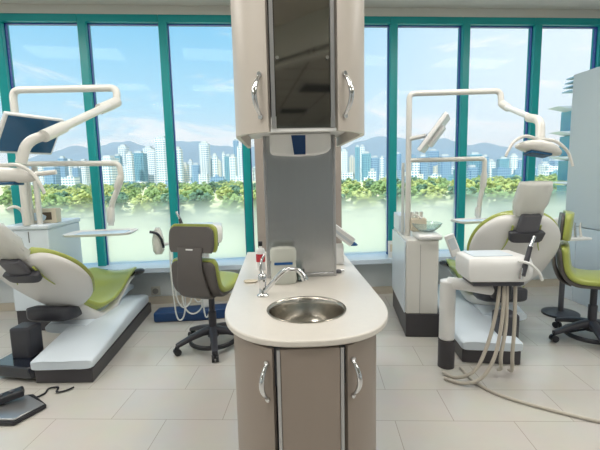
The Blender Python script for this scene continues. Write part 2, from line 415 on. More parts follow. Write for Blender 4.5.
# ------------------------------------------------------------------ the island
IO = (-.065, 1.70, 0); IR = 5.5
T0 = .45
def shoulder(t, y0, hw, flat, dy):
    """point and outward normal on the bowed door, t from 0 (panel edge) to 1 (side)"""
    a = T0+(PI/2-T0)*t
    x = flat+(hw-flat)*(math.sin(a)-math.sin(T0))/(1-math.sin(T0)); y = y0+dy*(math.cos(T0)-math.cos(a))/math.cos(T0)
    dx = (hw-flat)*math.cos(a)/(1-math.sin(T0)); dyy = dy*math.sin(a)/math.cos(T0); L = math.hypot(dx, dyy)
    return x, y, dyy/L, -dx/L
def curve_outline(y0, hw, flat=.118, dy=.30, yb=1.1, n=14):
    """front flat panel, bowed shoulders, straight sides"""
    pr = [shoulder(k/n, y0, hw, flat, dy)[:2] for k in range(n+1)]
    return [(-x, y) for x, y in pr[::-1]]+pr+[(hw, yb), (-hw, yb)]
def curved_door(bm, side, y0, hw, flat, dy, yend, z0, z1, th=.018, a0=0.0, n=18):
    out = [shoulder(a0+(1-a0)*k/n, y0, hw, flat, dy) for k in range(n+1)]
    out.append((hw, yend, 1, 0))
    ring = [(x, y) for x, y, a, b in out]+[(x-a*th, y-b*th) for x, y, a, b in out[::-1]]
    ring = [(side*x, y) for x, y in ring]
    if side < 0: ring = ring[::-1]
    return prism(bm, ring, z0, z1)
def bow_handle(parent, side, y0, hw, flat, dy, t, zc, h):
    x, y, nx, ny = shoulder(t, y0, hw, flat, dy)
    bm = NB(); pts = []
    for k in range(17):
        s = -1+2*k/16; o = .036*(1-s*s)
        pts.append((side*(x+nx*o), y+ny*o, zc+s*h/2))
    tube(bm, pts, lambda q: .0052+.0040*math.sin(q*PI), 12)
    for s in (-1, 1):
        tube(bm, [(side*(x-nx*.004), y-ny*.004, zc+s*h/2), (side*(x+nx*.008), y+ny*.008, zc+s*h/2)], .009, 12)
    return obj('handle', bm, M['chrome'], parent)

CT = .86
base = thing('island_cabinet', 'taupe curved base cabinet of the sink island with two bowed chrome handles', 'cabinet', (IO[0]-.009, IO[1], 0), IR)
Y0 = -.435
obj('body', prism(NB(), curve_outline(Y0+.03, .262, .10, .29, 1.10), .0, .69), M['dark'], base)
rim = NB(); box(rim, -.112, .112, Y0+.012, Y0+.03, .69, .835); curved_door(rim, 1, Y0+.012, .272, .112, .29, 1.11, .69, .835, a0=0.); curved_door(rim, -1, Y0+.012, .272, .112, .29, 1.11, .69, .835, a0=0.)
obj('body_rim', rim, M['dark'], base)
obj('front_panel', BX(-.100, .100, Y0-.004, Y0+.028, .06, .826), M['taupe'], base, bevel=.002)
for s in (-1, 1):
    obj('edge_strip', BX(min(s*.101, s*.112), max(s*.101, s*.112), Y0-.007, Y0+.027, .06, .826), M['alu'], base)
    d = obj('door', curved_door(NB(), s, Y0+.002, .284, .118, .29, 1.08, .06, .826, a0=.03), M['taupe'], base)
    bow_handle(d, s, Y0+.002, .284, .118, .29, .09, .708, .130)

# countertop with the sink hole
SC = (.0, -.14); SR = .155
def top_outline(n=96):
    pts = []
    hw = .333; yf = -.452; yc = -.02
    front = []
    for k in range(n//2+1):
        t = PI*k/(n//2)
        c, s = math.cos(t), math.sin(t)
        front.append((-hw*math.copysign(abs(c)**(2/2.5), c), yc-(yc-yf)*abs(s)**(2/2.5)))
    m = 8
    right = [(hw, yc+(1.12-yc)*k/m) for k in range(1, m+1)]
    back = [(hw-2*hw*k/m, 1.12) for k in range(1, m)]
    left = [(-hw, 1.12-(1.12-yc)*k/m) for k in range(0, m)]
    return front+right+back+left
def plate_with_hole(outline, c, r, z0, z1):
    bm = NB(); n = len(outline)
    def ang(p): return math.atan2(p[1]-c[1], p[0]-c[0])
    o = outline
    hole = [(c[0]+r*math.cos(ang(p)), c[1]+r*math.sin(ang(p))) for p in o]
    vo1 = [bm.verts.new((x, y, z1)) for x, y in o]; vh1 = [bm.verts.new((x, y, z1)) for x, y in hole]
    vo0 = [bm.verts.new((x, y, z0)) for x, y in o]; vh0 = [bm.verts.new((x, y, z0)) for x, y in hole]
    for i in range(n):
        j = (i+1) % n
        bm.faces.new((vo1[i], vo1[j], vh1[j], vh1[i])); bm.faces.new((vo0[i], vh0[i], vh0[j], vo0[j]))
        bm.faces.new((vo0[i], vo0[j], vo1[j], vo1[i])); bm.faces.new((vh0[i], vh1[i], vh1[j], vh0[j]))
    return bm
wt = obj('countertop', plate_with_hole(top_outline(), SC, SR, CT-.024, CT), M['stone'], bevel=.006, seg=3, ang=50)
wt.location = IO; wt.rotation_euler = (0, 0, R(IR))
tag(wt, 'cream stone countertop with rounded front end on the sink island', 'countertop')
sk = thing('sink', 'round stainless steel sink bowl set in the cream countertop', 'sink', IO, IR)
prof = [(.161, .0025), (.160, .004), (.154, .0035), (.1495, -.006), (.147, -.03), (.140, -.07), (.124, -.11), (.095, -.138), (.06, -.15), (.03, -.154), (.028, -.154)]
outer = [(r+.003, z-.0025) for r, z in prof[4:-1]]+[(.028, -.157)]
bm = NB(); lathe(bm, outer[::-1]+[(.1535, -.004), (.160, .0006)]+prof, 56, (SC[0], SC[1], CT), cap=False); obj('bowl', bm, M['sinksteel'], sk, ang=60)
bm = NB(); lathe(bm, [(.001, -.004), (.027, -.004), (.027, .001), (.02, .002), (.001, .0)], 24, (SC[0], SC[1], CT-.155)); obj('drain', bm, M['chrome'], sk)
# faucet
fx, fy = -.182, .055
fa = thing('faucet', 'chrome single lever faucet with arched spout on the countertop left of the sink', 'faucet', IO, IR)
bm = NB(); lathe(bm, [(.001, 0), (.027, 0), (.027, .006), (.021, .01), (.017, .016), (.0165, .06), (.019, .064), (.019, .095), (.014, .102), (.001, .104)], 24, (fx, fy, CT)); obj('body', bm, M['chrome'], fa, ang=50)
bm = NB(); tube(bm, spline([(fx+.005, fy-.005, CT+.018), (fx+.045, fy-.015, CT+.065), (fx+.09, fy-.03, CT+.115), (fx+.125, fy-.045, CT+.13), (fx+.16, fy-.055, CT+.125), (fx+.185, fy-.065, CT+.095)], 6), .0105, 14); obj('spout', bm, M['chrome'], fa)
bm = NB(); tube(bm, [(fx+.180, fy-.063, CT+.102), (fx+.187, fy-.066, CT+.086)], .0145, 14); obj('aerator', bm, M['chrome'], fa)
bm = NB(); tube(bm, spline([(fx, fy, CT+.10), (fx-.006, fy+.01, CT+.13), (fx-.002, fy+.02, CT+.16), (fx+.012, fy+.03, CT+.185)], 6), lambda q: .0085-.004*q, 10); obj('lever', bm, M['chrome'], fa)

# steel pillar carrying the wall cabinet
pl = thing('steel_pillar', 'brushed stainless steel splash panel standing on the countertop under the hanging cabinet', 'panel', IO, IR)
obj('steel_sheet', BX(-.158, .182, .372, .40, CT+.001, 1.595), M['steel'], pl)
obj('side_frame', BX(-.172, -.158, .366, .52, CT+.001, 1.595), M['alu'], pl, bevel=.002)
obj('side_frame', BX(.182, .196, .366, .52, CT+.001, 1.595), M['alu'], pl, bevel=.002)
obj('back_panel', BX(-.158, .182, .50, .52, CT+.001, 1.595), M['taupe_light'], pl)
obj('foot_strip', BX(-.158, .182, .362, .372, CT+.001, CT+.02), M['steel'], pl, bevel=.002)

# upper cabinet
UZ = 1.547; UT = 2.75; UY = -.30; UH = .252
up = thing('hanging_cabinet', 'tall taupe curved cabinet hanging above the sink with a smoked glass centre door', 'cabinet', (IO[0]-.007, IO[1], 0), IR)
obj('body', prism(NB(), curve_outline(UY+.022, UH-.02, .10, .20, .53), 1.60, UT), M['dark'], up)
obj('underside', prism(NB(), curve_outline(UY+.02, UH-.0185, .10, .20, .53), 1.596, 1.60), M['white'], up)
obj('bottom_rail', BX(-.113, .113, UY, UY+.02, UZ, UZ+.010), M['white'], up)
for s in (-1, 1):
    d = obj('door', curved_door(NB(), s, UY-.002, UH, .115, .22, .53, UZ, UT, a0=.02), M['taupe_light'], up)
    bow_handle(d, s, UY-.002, UH, .115, .22, .12, 1.668, .14)
    obj('edge_strip', BX(min(s*.0945, s*.108), max(s*.0945, s*.108), UY-.006, UY+.019, UZ+.011, UT), M['alu'], up)
gd = obj('glass_door', BX(-.0925, .0925, UY-.002, UY+.008, UZ+.011, UT), M['doorglass'], up)
for s in (-1, 1):
    bm = NB(); tube(bm, [(s*.084, UY-.001, UZ+.24), (s*.084, UY-.009, UZ+.24)], .006, 12); obj('hinge_stud', bm, M['chrome'], gd)

# towel dispenser
td = thing('towel_dispenser', 'white paper towel dispenser with a dark blue strip hung under the cabinet', 'dispenser', IO, IR)
bm = NB(); ring = [(-.135, 1.594), (-.135, 1.512), (-.128, 1.499), (-.08, 1.493), (0.01, 1.489), (.09, 1.492), (.14, 1.503), (.158, 1.52), (.158, 1.594)]
a = [bm.verts.new((x, .24, z)) for x, z in ring]; b = [bm.verts.new((x, .364, z)) for x, z in ring]
bm.faces.new(a); bm.faces.new(b[::-1])
for i in range(len(ring)): bm.faces.new((a[i], b[i], b[(i+1) % len(ring)], a[(i+1) % len(ring)]))
obj('housing', bm, M['white'], td, bevel=.008)
bm = NB(); hexa(bm, [(-.02, .2375, 1.494), (.035, .2375, 1.494), (.035, .2405, 1.494), (-.02, .2405, 1.494), (-.032, .2375, 1.585), (.036, .2375, 1.585), (.036, .2405, 1.585), (-.032, .2405, 1.585)])
obj('blue_strip', bm, M['navyplastic'], td)

# things on the countertop
def on_counter(name, label, cat, x, y, rz=0): 
    c, s = math.cos(R(IR)), math.sin(R(IR))
    return thing(name, label, cat, (IO[0]+x*c-y*s, IO[1]+x*s+y*c, CT), IR+rz)
sb = on_counter('soap_bottle', 'large translucent plastic soap bottle in front of the steel panel', 'bottle', -.085, .27)
rings = []
for z, a, b in ((.001, .058, .034), (.01, .064, .038), (.10, .064, .038), (.112, .060, .036), (.118, .066, .039), (.165, .066, .039), (.178, .058, .034), (.184, .03, .02), (.185, .026, .018)):
    rings.append([(u, v, z) for u, v in sup(a, b, 32, 3.5)])
obj('bottle_body', loft(NB(), rings), M['bottle'], sb)
bm = NB(); box(bm, -.045, .045, -.0405, -.038, .10, .112); obj('label_band', bm, M['blueplastic'], sb)
gl = on_counter('small_cup', 'small clear plastic cup beside the large soap bottle', 'cup', .0, .29)
bm = NB(); lathe(bm, [(.001, .001), (.016, .001), (.022, .06), (.020, .06), (.0145, .004), (.001, .004)], 20); obj('cup_wall', bm, M['clear'], gl)
rb = on_counter('lotion_bottle', 'small white bottle with a red label and dark cap left of the steel panel', 'bottle', -.212, .56)
bm = NB(); lathe(bm, [(.001, .001), (.024, .001), (.026, .01), (.026, .11), (.02, .125), (.009, .13), (.009, .14)], 20); obj('bottle_body', bm, M['white'], rb)
bm = NB(); lathe(bm, [(.0265, .05), (.0268, .051), (.0268, .095), (.0265, .096)], 20); obj('label_band', bm, M['red'], rb)
bm = NB(); lathe(bm, [(.001, .14), (.012, .14), (.012, .165), (.001, .167)], 16); obj('cap', bm, M['black'], rb)
ds = on_counter('soap_dish', 'flat beige dish on the countertop behind the faucet lever', 'dish', -.255, .30)
bm = NB(); rings = [[(u, v, z) for u, v in sup(a, b, 24, 3)] for z, a, b in ((.001, .03, .02), (.008, .036, .026), (.0085, .033, .023), (.004, .028, .018))]
obj('dish_shell', loft(bm, rings), M['beige'], ds)
kn = on_counter('drain_plug', 'small dark metal stopper lying right of the steel panel', 'stopper', .215, .43)
bm = NB(); lathe(bm, [(.001, .001), (.018, .001), (.018, .012), (.012, .018), (.001, .018)], 20); obj('stopper_body', bm, M['grey'], kn)
bm = NB(); tube(bm, [(0.012, 0, .012), (.035, .005, .012)], .006, 10); obj('pull_stem', bm, M['chrome'], kn)
# glove / tissue box tilted on a white rest beside the pillar
gb_ = on_counter('tissue_box', 'white box with a blue tip tilted against the right side of the steel panel', 'box', .262, .66)
mt = Matrix.Translation((0, 0, .185)) @ Matrix.Rotation(R(38), 4, 'Y')
obj('carton', BX(-.085, .085, -.06, .06, -.028, .028, mtx=mt), M['white'], gb_, bevel=.004)
obj('stripe', BX(-.086, .086, -.0615, -.060, -.012, .004, mtx=mt), M['partition'], gb_)
bm = NB(); mt2 = mt
pts = [mt @ Vector(p) for p in ((.083, -.02, -.01), (.105, -.03, .0), (.12, -.035, .006))]
tube(bm, pts, lambda q: .018*(1-.75*q), 10); obj('blue_tip', bm, M['blueplastic'], gb_)
st = on_counter('dispenser_stand', 'white angled plastic stand beneath the tilted white box by the steel panel', 'stand', .245, .66)
bm = NB(); prism_x(bm, [(-.04, .001), (.04, .001), (.03, .10), (.0, .125), (-.03, .10)], -.035, .035); obj('stand_body', bm, M['white'], st, bevel=.006)

# ------------------------------------------------------------------ patient chair
def make_patient_chair(label, x, y, rz, alpha, bx, by, brz, plate=True, hz=.42, zfoot=.455, hl=0.):
    t = thing('dental_chair', label, 'dental chair', (x, y, 0), rz)
    sx = 0.
    BM = Matrix.Rotation(R(-rz), 4, 'Z') @ Matrix.Translation((bx-x, by-y, 0)) @ Matrix.Rotation(R(brz), 4, 'Z')
    def based(o): o.matrix_local = BM; return o
    # plinth and base cover
    based(obj('plinth', prism(NB(), [(sx-.2, .0), (sx-.02, -.02), (sx+.20, -.04), (sx+.20, 1.42), (sx-.2, 1.42)], .001, .105), M['plinth'], t, bevel=.008))
    bm = NB(); rings = []
    for yy, w, zt, e in ((-.045, .205, .168, 6), (-.03, .215, .176, 6), (.35, .215, .21, 5), (.7, .212, .25, 5), (1.05, .205, .26, 5), (1.36, .195, .21, 5), (1.40, .185, .18, 5)):
        zc = (.106+zt)/2; rings.append([(sx+u, yy+(.02 if u < 0 else 0)*(yy < 0), zc+v) for u, v in sup(w, (zt-.106)/2, 32, e)])
    based(obj('base_cover', loft(bm, rings), M['bluewhite'], t, ang=50))
    # lifting arm, tapered ramp up to the seat
    bm = NB(); rings = []
    for yy, z, w, h in ((.40, .20, .18, .04), (.62, .235, .18, .06), (.85, .262, .175, .065), (1.05, .295, .165, .07), (1.22, .31, .15, .065), (1.33, .285, .13, .045), (1.37, .27, .10, .03)):
        rings.append([(u, yy, z+v) for u, v in sup(w, h, 28, 3)])
    obj('lift_arm', loft(bm, rings), M['bluewhite'], t, ang=50)
    obj('lift_column', BX(-.20, -.05, .05, .2, .105, .34), M['dark'], t, bevel=.02, seg=3)
    if plate: based(obj('foot_plate', prism(NB(), [(sx-.55, .10), (sx-.24, -.0), (sx-.201, .02), (sx-.201, .22), (sx-.5, .34)], .03, .115), M['shinyblack'], t, bevel=.01))
    # seat: shell under, green pad on top
    h0 = .42
    seat = [(h0-.02, hz+.02, .16), (.50, hz-.09, .21), (.60, hz-.115, .235), (.76, hz-.105, .245), (.92, hz-.05, .25), (1.04, zfoot-.03, .25), (1.12, zfoot-.005, .245), (1.19, zfoot, .235), (1.23, zfoot-.005, .22)]
    pad = resample([(a, b, w, .055, .052 if i > 0 else .03) for i, (a, b, w) in enumerate(seat)])
    obj('seat', ribbon(NB(), pad, 36, 4), M['green'], t, ang=60)
    sh = resample([(a+.005, b-.045-(.035 if .5 < a < .9 else 0), w-.02, .05+(.06 if .45 < a < .9 else 0), .02) for a, b, w in seat[:-1]])
    obj('seat_shell', ribbon(NB(), sh, 36, 3), M['shell'], t, ang=60)
    cap = resample([(1.15, zfoot-.025, .245, .085, .055), (1.25, zfoot-.024, .262, .09, .045), (1.34, zfoot-.035, .255, .08, .03), (1.42, zfoot-.05, .19, .05, .02)])
    obj('foot_cap', ribbon(NB(), cap, 32, 3), M['shinyblack'], t, ang=60)
    # back: swept up from the hinge by alpha
    ca, sa = math.cos(alpha), math.sin(alpha); hy, hzz = .42, hz+.0
    def bk(s, off=0.): return (hy-ca*s-sa*off*-1*-1, hzz+sa*s-ca*off)
    L = .66
    ws = [(-.02, .15), (.03, .20), (.10, .26), (.20, .305), (.32, .34), (.44, .33), (.53, .29), (.60, .22), (.64, .14), (.655, .06)]
    def bpath(off, th, dw, ds, curl):
        out = []
        for s, w in ws:
            s2 = s*(1+ds); y_, z_ = hy-ca*s2-sa*off, hzz+sa*s2-ca*off
            out.append((y_, z_, max(w+dw, .03), th, curl))
        return resample(out, 4)
    sh = obj('back_shell', ribbon(NB(), bpath(.036, .055, -.002, -.004, -.06), 44, 4), M['shell'], t, ang=60)
    obj('backrest', ribbon(NB(), bpath(.004, .022, .006, .008, -.06), 44, 4), M['green'], t, ang=60)
    # wide dark hinge cover across the waist
    bm = NB(); rings = []
    for yy, z, w, h in ((hy-.135, hz-.045, .155, .04), (hy-.12, hz-.045, .178, .058), (hy-.03, hz-.06, .186, .06), (hy+.05, hz-.075, .18, .04)):
        rings.append([(u-.06, yy-.03*(1-(u/.21)**2), z+v) for u, v in sup(w, h, 36, 5)])
    obj('hinge_cover', loft(bm, rings), M['dark'], t, ang=60)
    # headrest bracket, band and cushion with its plastic cover
    def seg(s0, s1, w0, w1, th, off, e=4, curl=0):
        pts = [(hy-ca*s-sa*off, hzz+sa*s-ca*off, w, th, curl) for s, w in ((s0, w0*.9), (s0+.01, w0), ((s0+s1)/2, (w0+w1)/2), (s1-.01, w1), (s1, w1*.9))]
        return ribbon(NB(), pts, 28, e)
    obj('headrest_bracket', seg(.50, .70, .082, .072, .05, .085), M['grey'], t, ang=50)
    obj('headrest_band', seg(.485, .565, .118, .128, .06, .092), M['dark'], t, ang=50)
    hr = obj('headrest', seg(.70, .86, .09, .085, .07, .02, 3), M['green'], t, ang=60)
    bm = NB(); rings = []
    rnd = random.Random(5)
    prof = [(.675, .098, .07), (.685, .104, .085), (.72, .112, .10), (.77, .116, .105), (.82, .116, .105), (.88, .114, .095), (.915, .114, .065), (.93, .112, .04)]
    for i, (s, w, th) in enumerate(prof):
        s = s+hl*(i/7); w = w*(1-hl*1.6*(i/7))
        y_, z_ = hy-ca*s-sa*.03, hzz+sa*s-ca*.03; nr = Vector((0, -sa, -ca)) ; r_ = []
        for k, (u, v) in enumerate(sup(w, th/2, 40, 3)):
            q = Vector((u, y_, z_))+nr*v
            wob = noise.noise(Vector((u*14, v*20, s*16+alpha)))*.024+noise.noise(Vector((u*34, v*30, s*30)))*.010
            q += nr*wob*(1 if v > 0 else -1)+Vector((wob*.6, 0, 0)); r_.append(q)
        rings.append(r_)
    for sd in (-1, 1):   # lime cushion edge showing beside the neck of the headrest
        ed = [(sd*xx, hy-ca*q-sa*.067, hzz+sa*q-ca*.067) for xx, q in ((.098, .60), (.105, .52), (.118, .44), (.14, .38))]
        obj('cushion_edge', tube(NB(), spline(ed, 5), lambda q: .008*(1-.6*q), 8), M['green'], t)
    cv = obj('headrest_cover', loft(bm, rings), M['cover'], t, ang=80)
    return t
chL = make_patient_chair('reclined dental chair with lime green cushion left of the island', -2.05, 2.63, 0, R(48), -1.775, 2.56, 7.5, hz=.41, hl=.07)
chR = make_patient_chair('upright dental chair with plastic covered headrest right of the island behind the console', 1.525, 2.84, 0, R(67), 1.245, 2.84, -1, plate=False, hz=.467)

# ------------------------------------------------------------------ dental unit: cabinet, pole arms
def arm_tube(name, pts, r, m, parent, fr=.05, joints=()):
    bm = NB(); tube(bm, fillet(pts, fr, 6), r, 14)
    o = obj(name, bm, m, parent)
    for a, b, rr in joints:
        jb = NB(); tube(jb, [a, Vector(a).lerp(Vector(b), .15), Vector(a).lerp(Vector(b), .85), b], lambda q: rr*(1 if .1 < q < .9 else .85), 16); obj('joint', jb, m, o)
    return o
def light_head(parent, c, yaw, pitch, roll=0.):
    """operating lamp: cream body, window, two loop handles"""
    e = bpy.data.objects.new('lamp_head', None); COL.objects.link(e); e.parent = parent; e.location = c; e.rotation_euler = (pitch, roll, yaw)
    bm = NB(); rings = []
    for x, a, b, dz in ((-.155, .012, .010, -.012), (-.135, .03, .020, -.008), (-.08, .055, .036, 0), (0, .068, .048, .004), (.08, .062, .045, .0), (.14, .045, .034, -.008), (.175, .025, .02, -.014), (.185, .01, .008, -.016)):
        rings.append([(x, u, dz+v) for u, v in sup(a, b, 24, 2.4)])
    obj('lamp_body', loft(bm, rings), M['cream'], e, ang=60)
    obj('lamp_window', BX(-.07, .09, -.045, .045, -.056, -.038), M['screen'], e, bevel=.006)
    for s in (-1, 1):
        bm = NB(); tube(bm, spline([(0, 0, .06), (s*.11, -.03, .055), (s*.195, -.04, .0), (s*.235, -.04, -.07), (s*.25, -.04, -.11)], 6), lambda q: .012-.003*q, 10); obj('lamp_handle', bm, M['cream'], e)
    return e
def monitor(parent, c, u, v, n, w, h):
    u, v, n = Vector(u).normalized(), Vector(v).normalized(), Vector(n).normalized()
    m = Matrix((u, n, v)).transposed().to_4x4(); m.translation = Vector(c)
    o = obj('monitor', BX(-w/2, w/2, 0, .035, -h/2, h/2, mtx=m), M['white'], parent, bevel=.008)
    obj('screen', BX(-w/2+.018, w/2-.018, -.003, .001, -h/2+.022, h/2-.016, mtx=m), M['screen'], o)
    obj('rear_housing', BX(-w*.25, w*.25, .034, .065, -h*.3, h*.25, mtx=m), M['white'], o, bevel=.01)
    return o

# right unit
RO = (.735, 3.31, 0)
ur = thing('dental_unit', 'white service cabinet with pole arms, cuspidor and tray right of the island', 'dental unit')
def R7(x, y, z, O=RO, a=7): 
    c, s = math.cos(R(a)), math.sin(R(a)); return (O[0]+x*c-y*s, O[1]+x*s+y*c, z)
def hb(name, O, x0, x1, y0, y1, z0, z1, m, parent, bevel=.006, seg=2, a=0):
    o = obj(name, BX(x0, x1, y0, y1, z0, z1), m, parent, loc=O, rot=(0, 0, R(a)), bevel=bevel, seg=seg); return o
UA = -3
hb('plinth', RO, 0.0, .275, 0.0, .82, .001, .205, M['plinth'], ur, .006, 2, UA)
hb('cabinet_body', RO, 0.0, .262, 0.0, .80, .206, .84, M['cream'], ur, .01, 3, UA)
hb('side_panel', RO, -.012, -.001, 0.03, .80, .206, .82, M['bluewhite'], ur, .002, 1, UA)
hb('seam', RO, .112, .114, -.0015, .01, .21, .80, M['grey'], ur, 0, 1, UA)
hb('rear_housing', RO, -.0, .10, .45, .80, .841, 1.0, M['bluewhite'], ur, .01, 3, UA)
hb('lid', RO, .085, .285, -.03, .25, .841, .885, M['white'], ur, .02, 4, UA)
# cuspidor
bm = NB(); lathe(bm, [(.03, .0), (.06, .005), (.115, .05), (.125, .075), (.120, .077), (.108, .05), (.055, .012), (.02, .008)], 36, (RO[0]+.20, RO[1]+.14, .887)); obj('basin', bm, M['basinglass'], ur, ang=60)
bm = NB(); tube(bm, spline([(RO[0]+.09, RO[1]+.22, .885), (RO[0]+.09, RO[1]+.22, 1.0), (RO[0]+.12, RO[1]+.19, 1.03), (RO[0]+.16, RO[1]+.16, 1.0)], 6), .009, 10); obj('rinse_spout', bm, M['cream'], ur)
hb('control_block', (RO[0], RO[1]+.05, 0), .07, .20, .12, .22, .885, 1.0, M['beige'], ur, .012, 3, UA)
for i in range(3):
    bm = NB(); lathe(bm, [(.001, 0), (.012, 0), (.013, .03), (.016, .04), (.016, .052), (.001, .054)], 14, (RO[0]+.095+.04*i, RO[1]+.23, 1.0)); obj('control_knob', bm, M['cream'], ur)
PX, PY = .795, 3.55
po = arm_tube('pole', [(PX, PY, .84), (PX, PY, 2.06), (PX+.76, PY, 2.06), (PX+.76, PY-.02, 1.94)], .024, M['cream'], ur, .05, [((PX+.76, PY-.02, 1.955), (PX+.80, PY-.08, 1.90), .032)])
la = arm_tube('lamp_arm', [(PX+.78, PY-.04, 1.925), (1.585, 3.05, 1.765)], .021, M['white'], ur, .03)
lb = arm_tube('lamp_elbow', [(1.57, 3.11, 1.78), (1.60, 3.0, 1.75), (1.57, 2.93, 1.60)], .03, M['cream'], ur, .06)
light_head(ur, (1.53, 2.9, 1.55), R(8), R(-12), R(9))
pa = arm_tube('tray_arm', [(PX, PY, 1.50), (PX+.65, PY, 1.50), (PX+.65, PY, 1.30), (PX+.62, PY, 1.15), (PX+.61, PY, .985)], .02, M['cream'], ur, .03, [((PX+.65, PY, 1.38), (PX+.64, PY, 1.25), .027), ((PX+.61, PY, 1.08), (PX+.605, PY, 1.0), .027)])
bm = NB(); tube(bm, [(PX-.035, PY+.05, .84), (PX-.035, PY+.05, 1.48)], .014, 12); obj('service_pipe', bm, M['whitehose'], ur)
def tray(parent, cx, cy, z, w, d, a):
    bm = NB(); pts = sup(w/2, d/2, 32, 6)
    rings = [[(u*k, v*k, zz) for u, v in pts] for k, zz in ((.93, 0), (.97, .004), (1, .02), (.985, .021), (.94, .008), (.90, .006))]
    o = obj('tray', loft(bm, rings), M['white'], parent, loc=(cx, cy, z), rot=(0, 0, R(a)))
    obj('tray_mat', BX(-w*.36, w*.36, -d*.34, d*.34, .0065, .012), M['tissue'], o)
    return o
tray(ur, PX+.56, PY-.02, .955, .34, .24, 12)
monitor(ur, (.955, 3.40, 1.72), (.35, .93, .0), (.60, -.0, .80), (.74, -.3, -.6), .34, .36)
obj('monitor_bracket', tube(NB(), [(PX, PY, 1.68), (.92, 3.46, 1.70)], .018, 10), M['cream'], ur)

# left unit
ul = thing('dental_unit', 'pale service cabinet with pole arms and monitor at the left by the window', 'dental unit')
LO = (-2.80, 3.44, 0)
hb('plinth', LO, 0, .36, .02, .62, .001, .205, M['plinth'], ul, .006, 2, 7)
hb('cabinet_body', LO, 0.0, .36, 0.0, .62, .206, .955, M['bluewhite'], ul, .01, 3, 7)
hb('lid', LO, -.01, .37, -.01, .63, .956, 1.0, M['bluewhite'], ul, .012, 3, 7)
hb('door_slot', LO, .19, .196, -.003, .004, .84, .94, M['grey'], ul, 0, 1, 7)
QX, QY = -2.61, 3.46
arm_tube('pole', [(QX, QY, 1.0), (QX, QY, 2.175), (-1.69, QY, 2.165), (-1.695, QY-.02, 2.04)], .03, M['cream'], ul, .07)
obj('joint', tube(NB(), [(-1.695, QY-.01, 2.05), (-1.71, 3.34, 2.0), (-1.74, 3.24, 1.955)], .043, 16), M['cream'], ul)
arm_tube('lamp_arm', [(-1.705, 3.36, 2.01), (-1.66, 2.42, 1.665)], .029, M['cream'], ul)
obj('joint', tube(NB(), [(-1.67, 2.64, 1.745), (-1.665, 2.53, 1.705), (-1.66, 2.42, 1.665)], .037, 16), M['cream'], ul)
arm_tube('lamp_elbow', [(-1.66, 2.46, 1.68), (-1.73, 2.36, 1.63), (-1.755, 2.33, 1.50)], .03, M['cream'], ul, .07)
light_head(ul, (-1.83, 2.28, 1.43), R(5), R(-4))
bm = NB(); tube(bm, [(-1.70, 2.27, 1.43), (-1.525, 2.30, 1.445)], .014, 12); obj('lamp_grip', bm, M['cream'], ul)
arm_tube('tray_arm', [(QX+.03, QY, 1.545), (-1.725, QY, 1.53), (-1.71, QY, 1.40), (-1.82, QY, 1.17), (-1.84, QY, .985)], .024, M['cream'], ul, .045, [((-1.715, QY, 1.42), (-1.76, QY, 1.31), .032), ((-1.83, QY, 1.15), (-1.84, QY, 1.01), .034)])
for dx in (.0, .08):
    bm = NB(); tube(bm, [(QX+dx, QY+.06, 1.0), (QX+dx, QY+.06, 1.52)], .024, 12); obj('service_pipe', bm, M['cream'], ul)
tray(ul, -1.91, 3.43, .915, .57, .34, 10)
monitor(ul, (-2.31, 3.21, 1.757), (.34, .94, 0), (.55, -.2, .81), (-.76, .275, .585), .475, .35)
obj('monitor_bracket', tube(NB(), [(QX, QY, 1.80), (-2.40, 3.27, 1.79)], .02, 10), M['cream'], ul)
bm = NB(); tube(bm, spline([(-2.65, 3.48, .99), (-2.64, 3.46, 1.12), (-2.68, 3.43, 1.17), (-2.73, 3.40, 1.15)], 5), .014, 10); obj('rinse_spout', bm, M['cream'], ul)
gbx = thing('glove_box', 'cream box with pale gloves sticking out on the left service cabinet', 'box', (-2.55, 3.655, 1.001), 10)
obj('carton', BX(-.10, .10, -.05, .05, .0, .135), M['beige'], gbx, bevel=.003)
obj('opening', BX(-.035, .06, -.052, -.049, .03, .10), M['bark'], gbx)
bm = NB(); rings = [[(x+u*.5, -.052+v*.3-.02*k, .065+v) for u, v in sup(.07*(1-.5*k), .045*(1-.3*k), 16, 2.2)] for k, x in ((0, -.02), (.5, -.06), (1, -.095))]
obj('glove_puff', loft(bm, rings), M['tissue'], gbx)

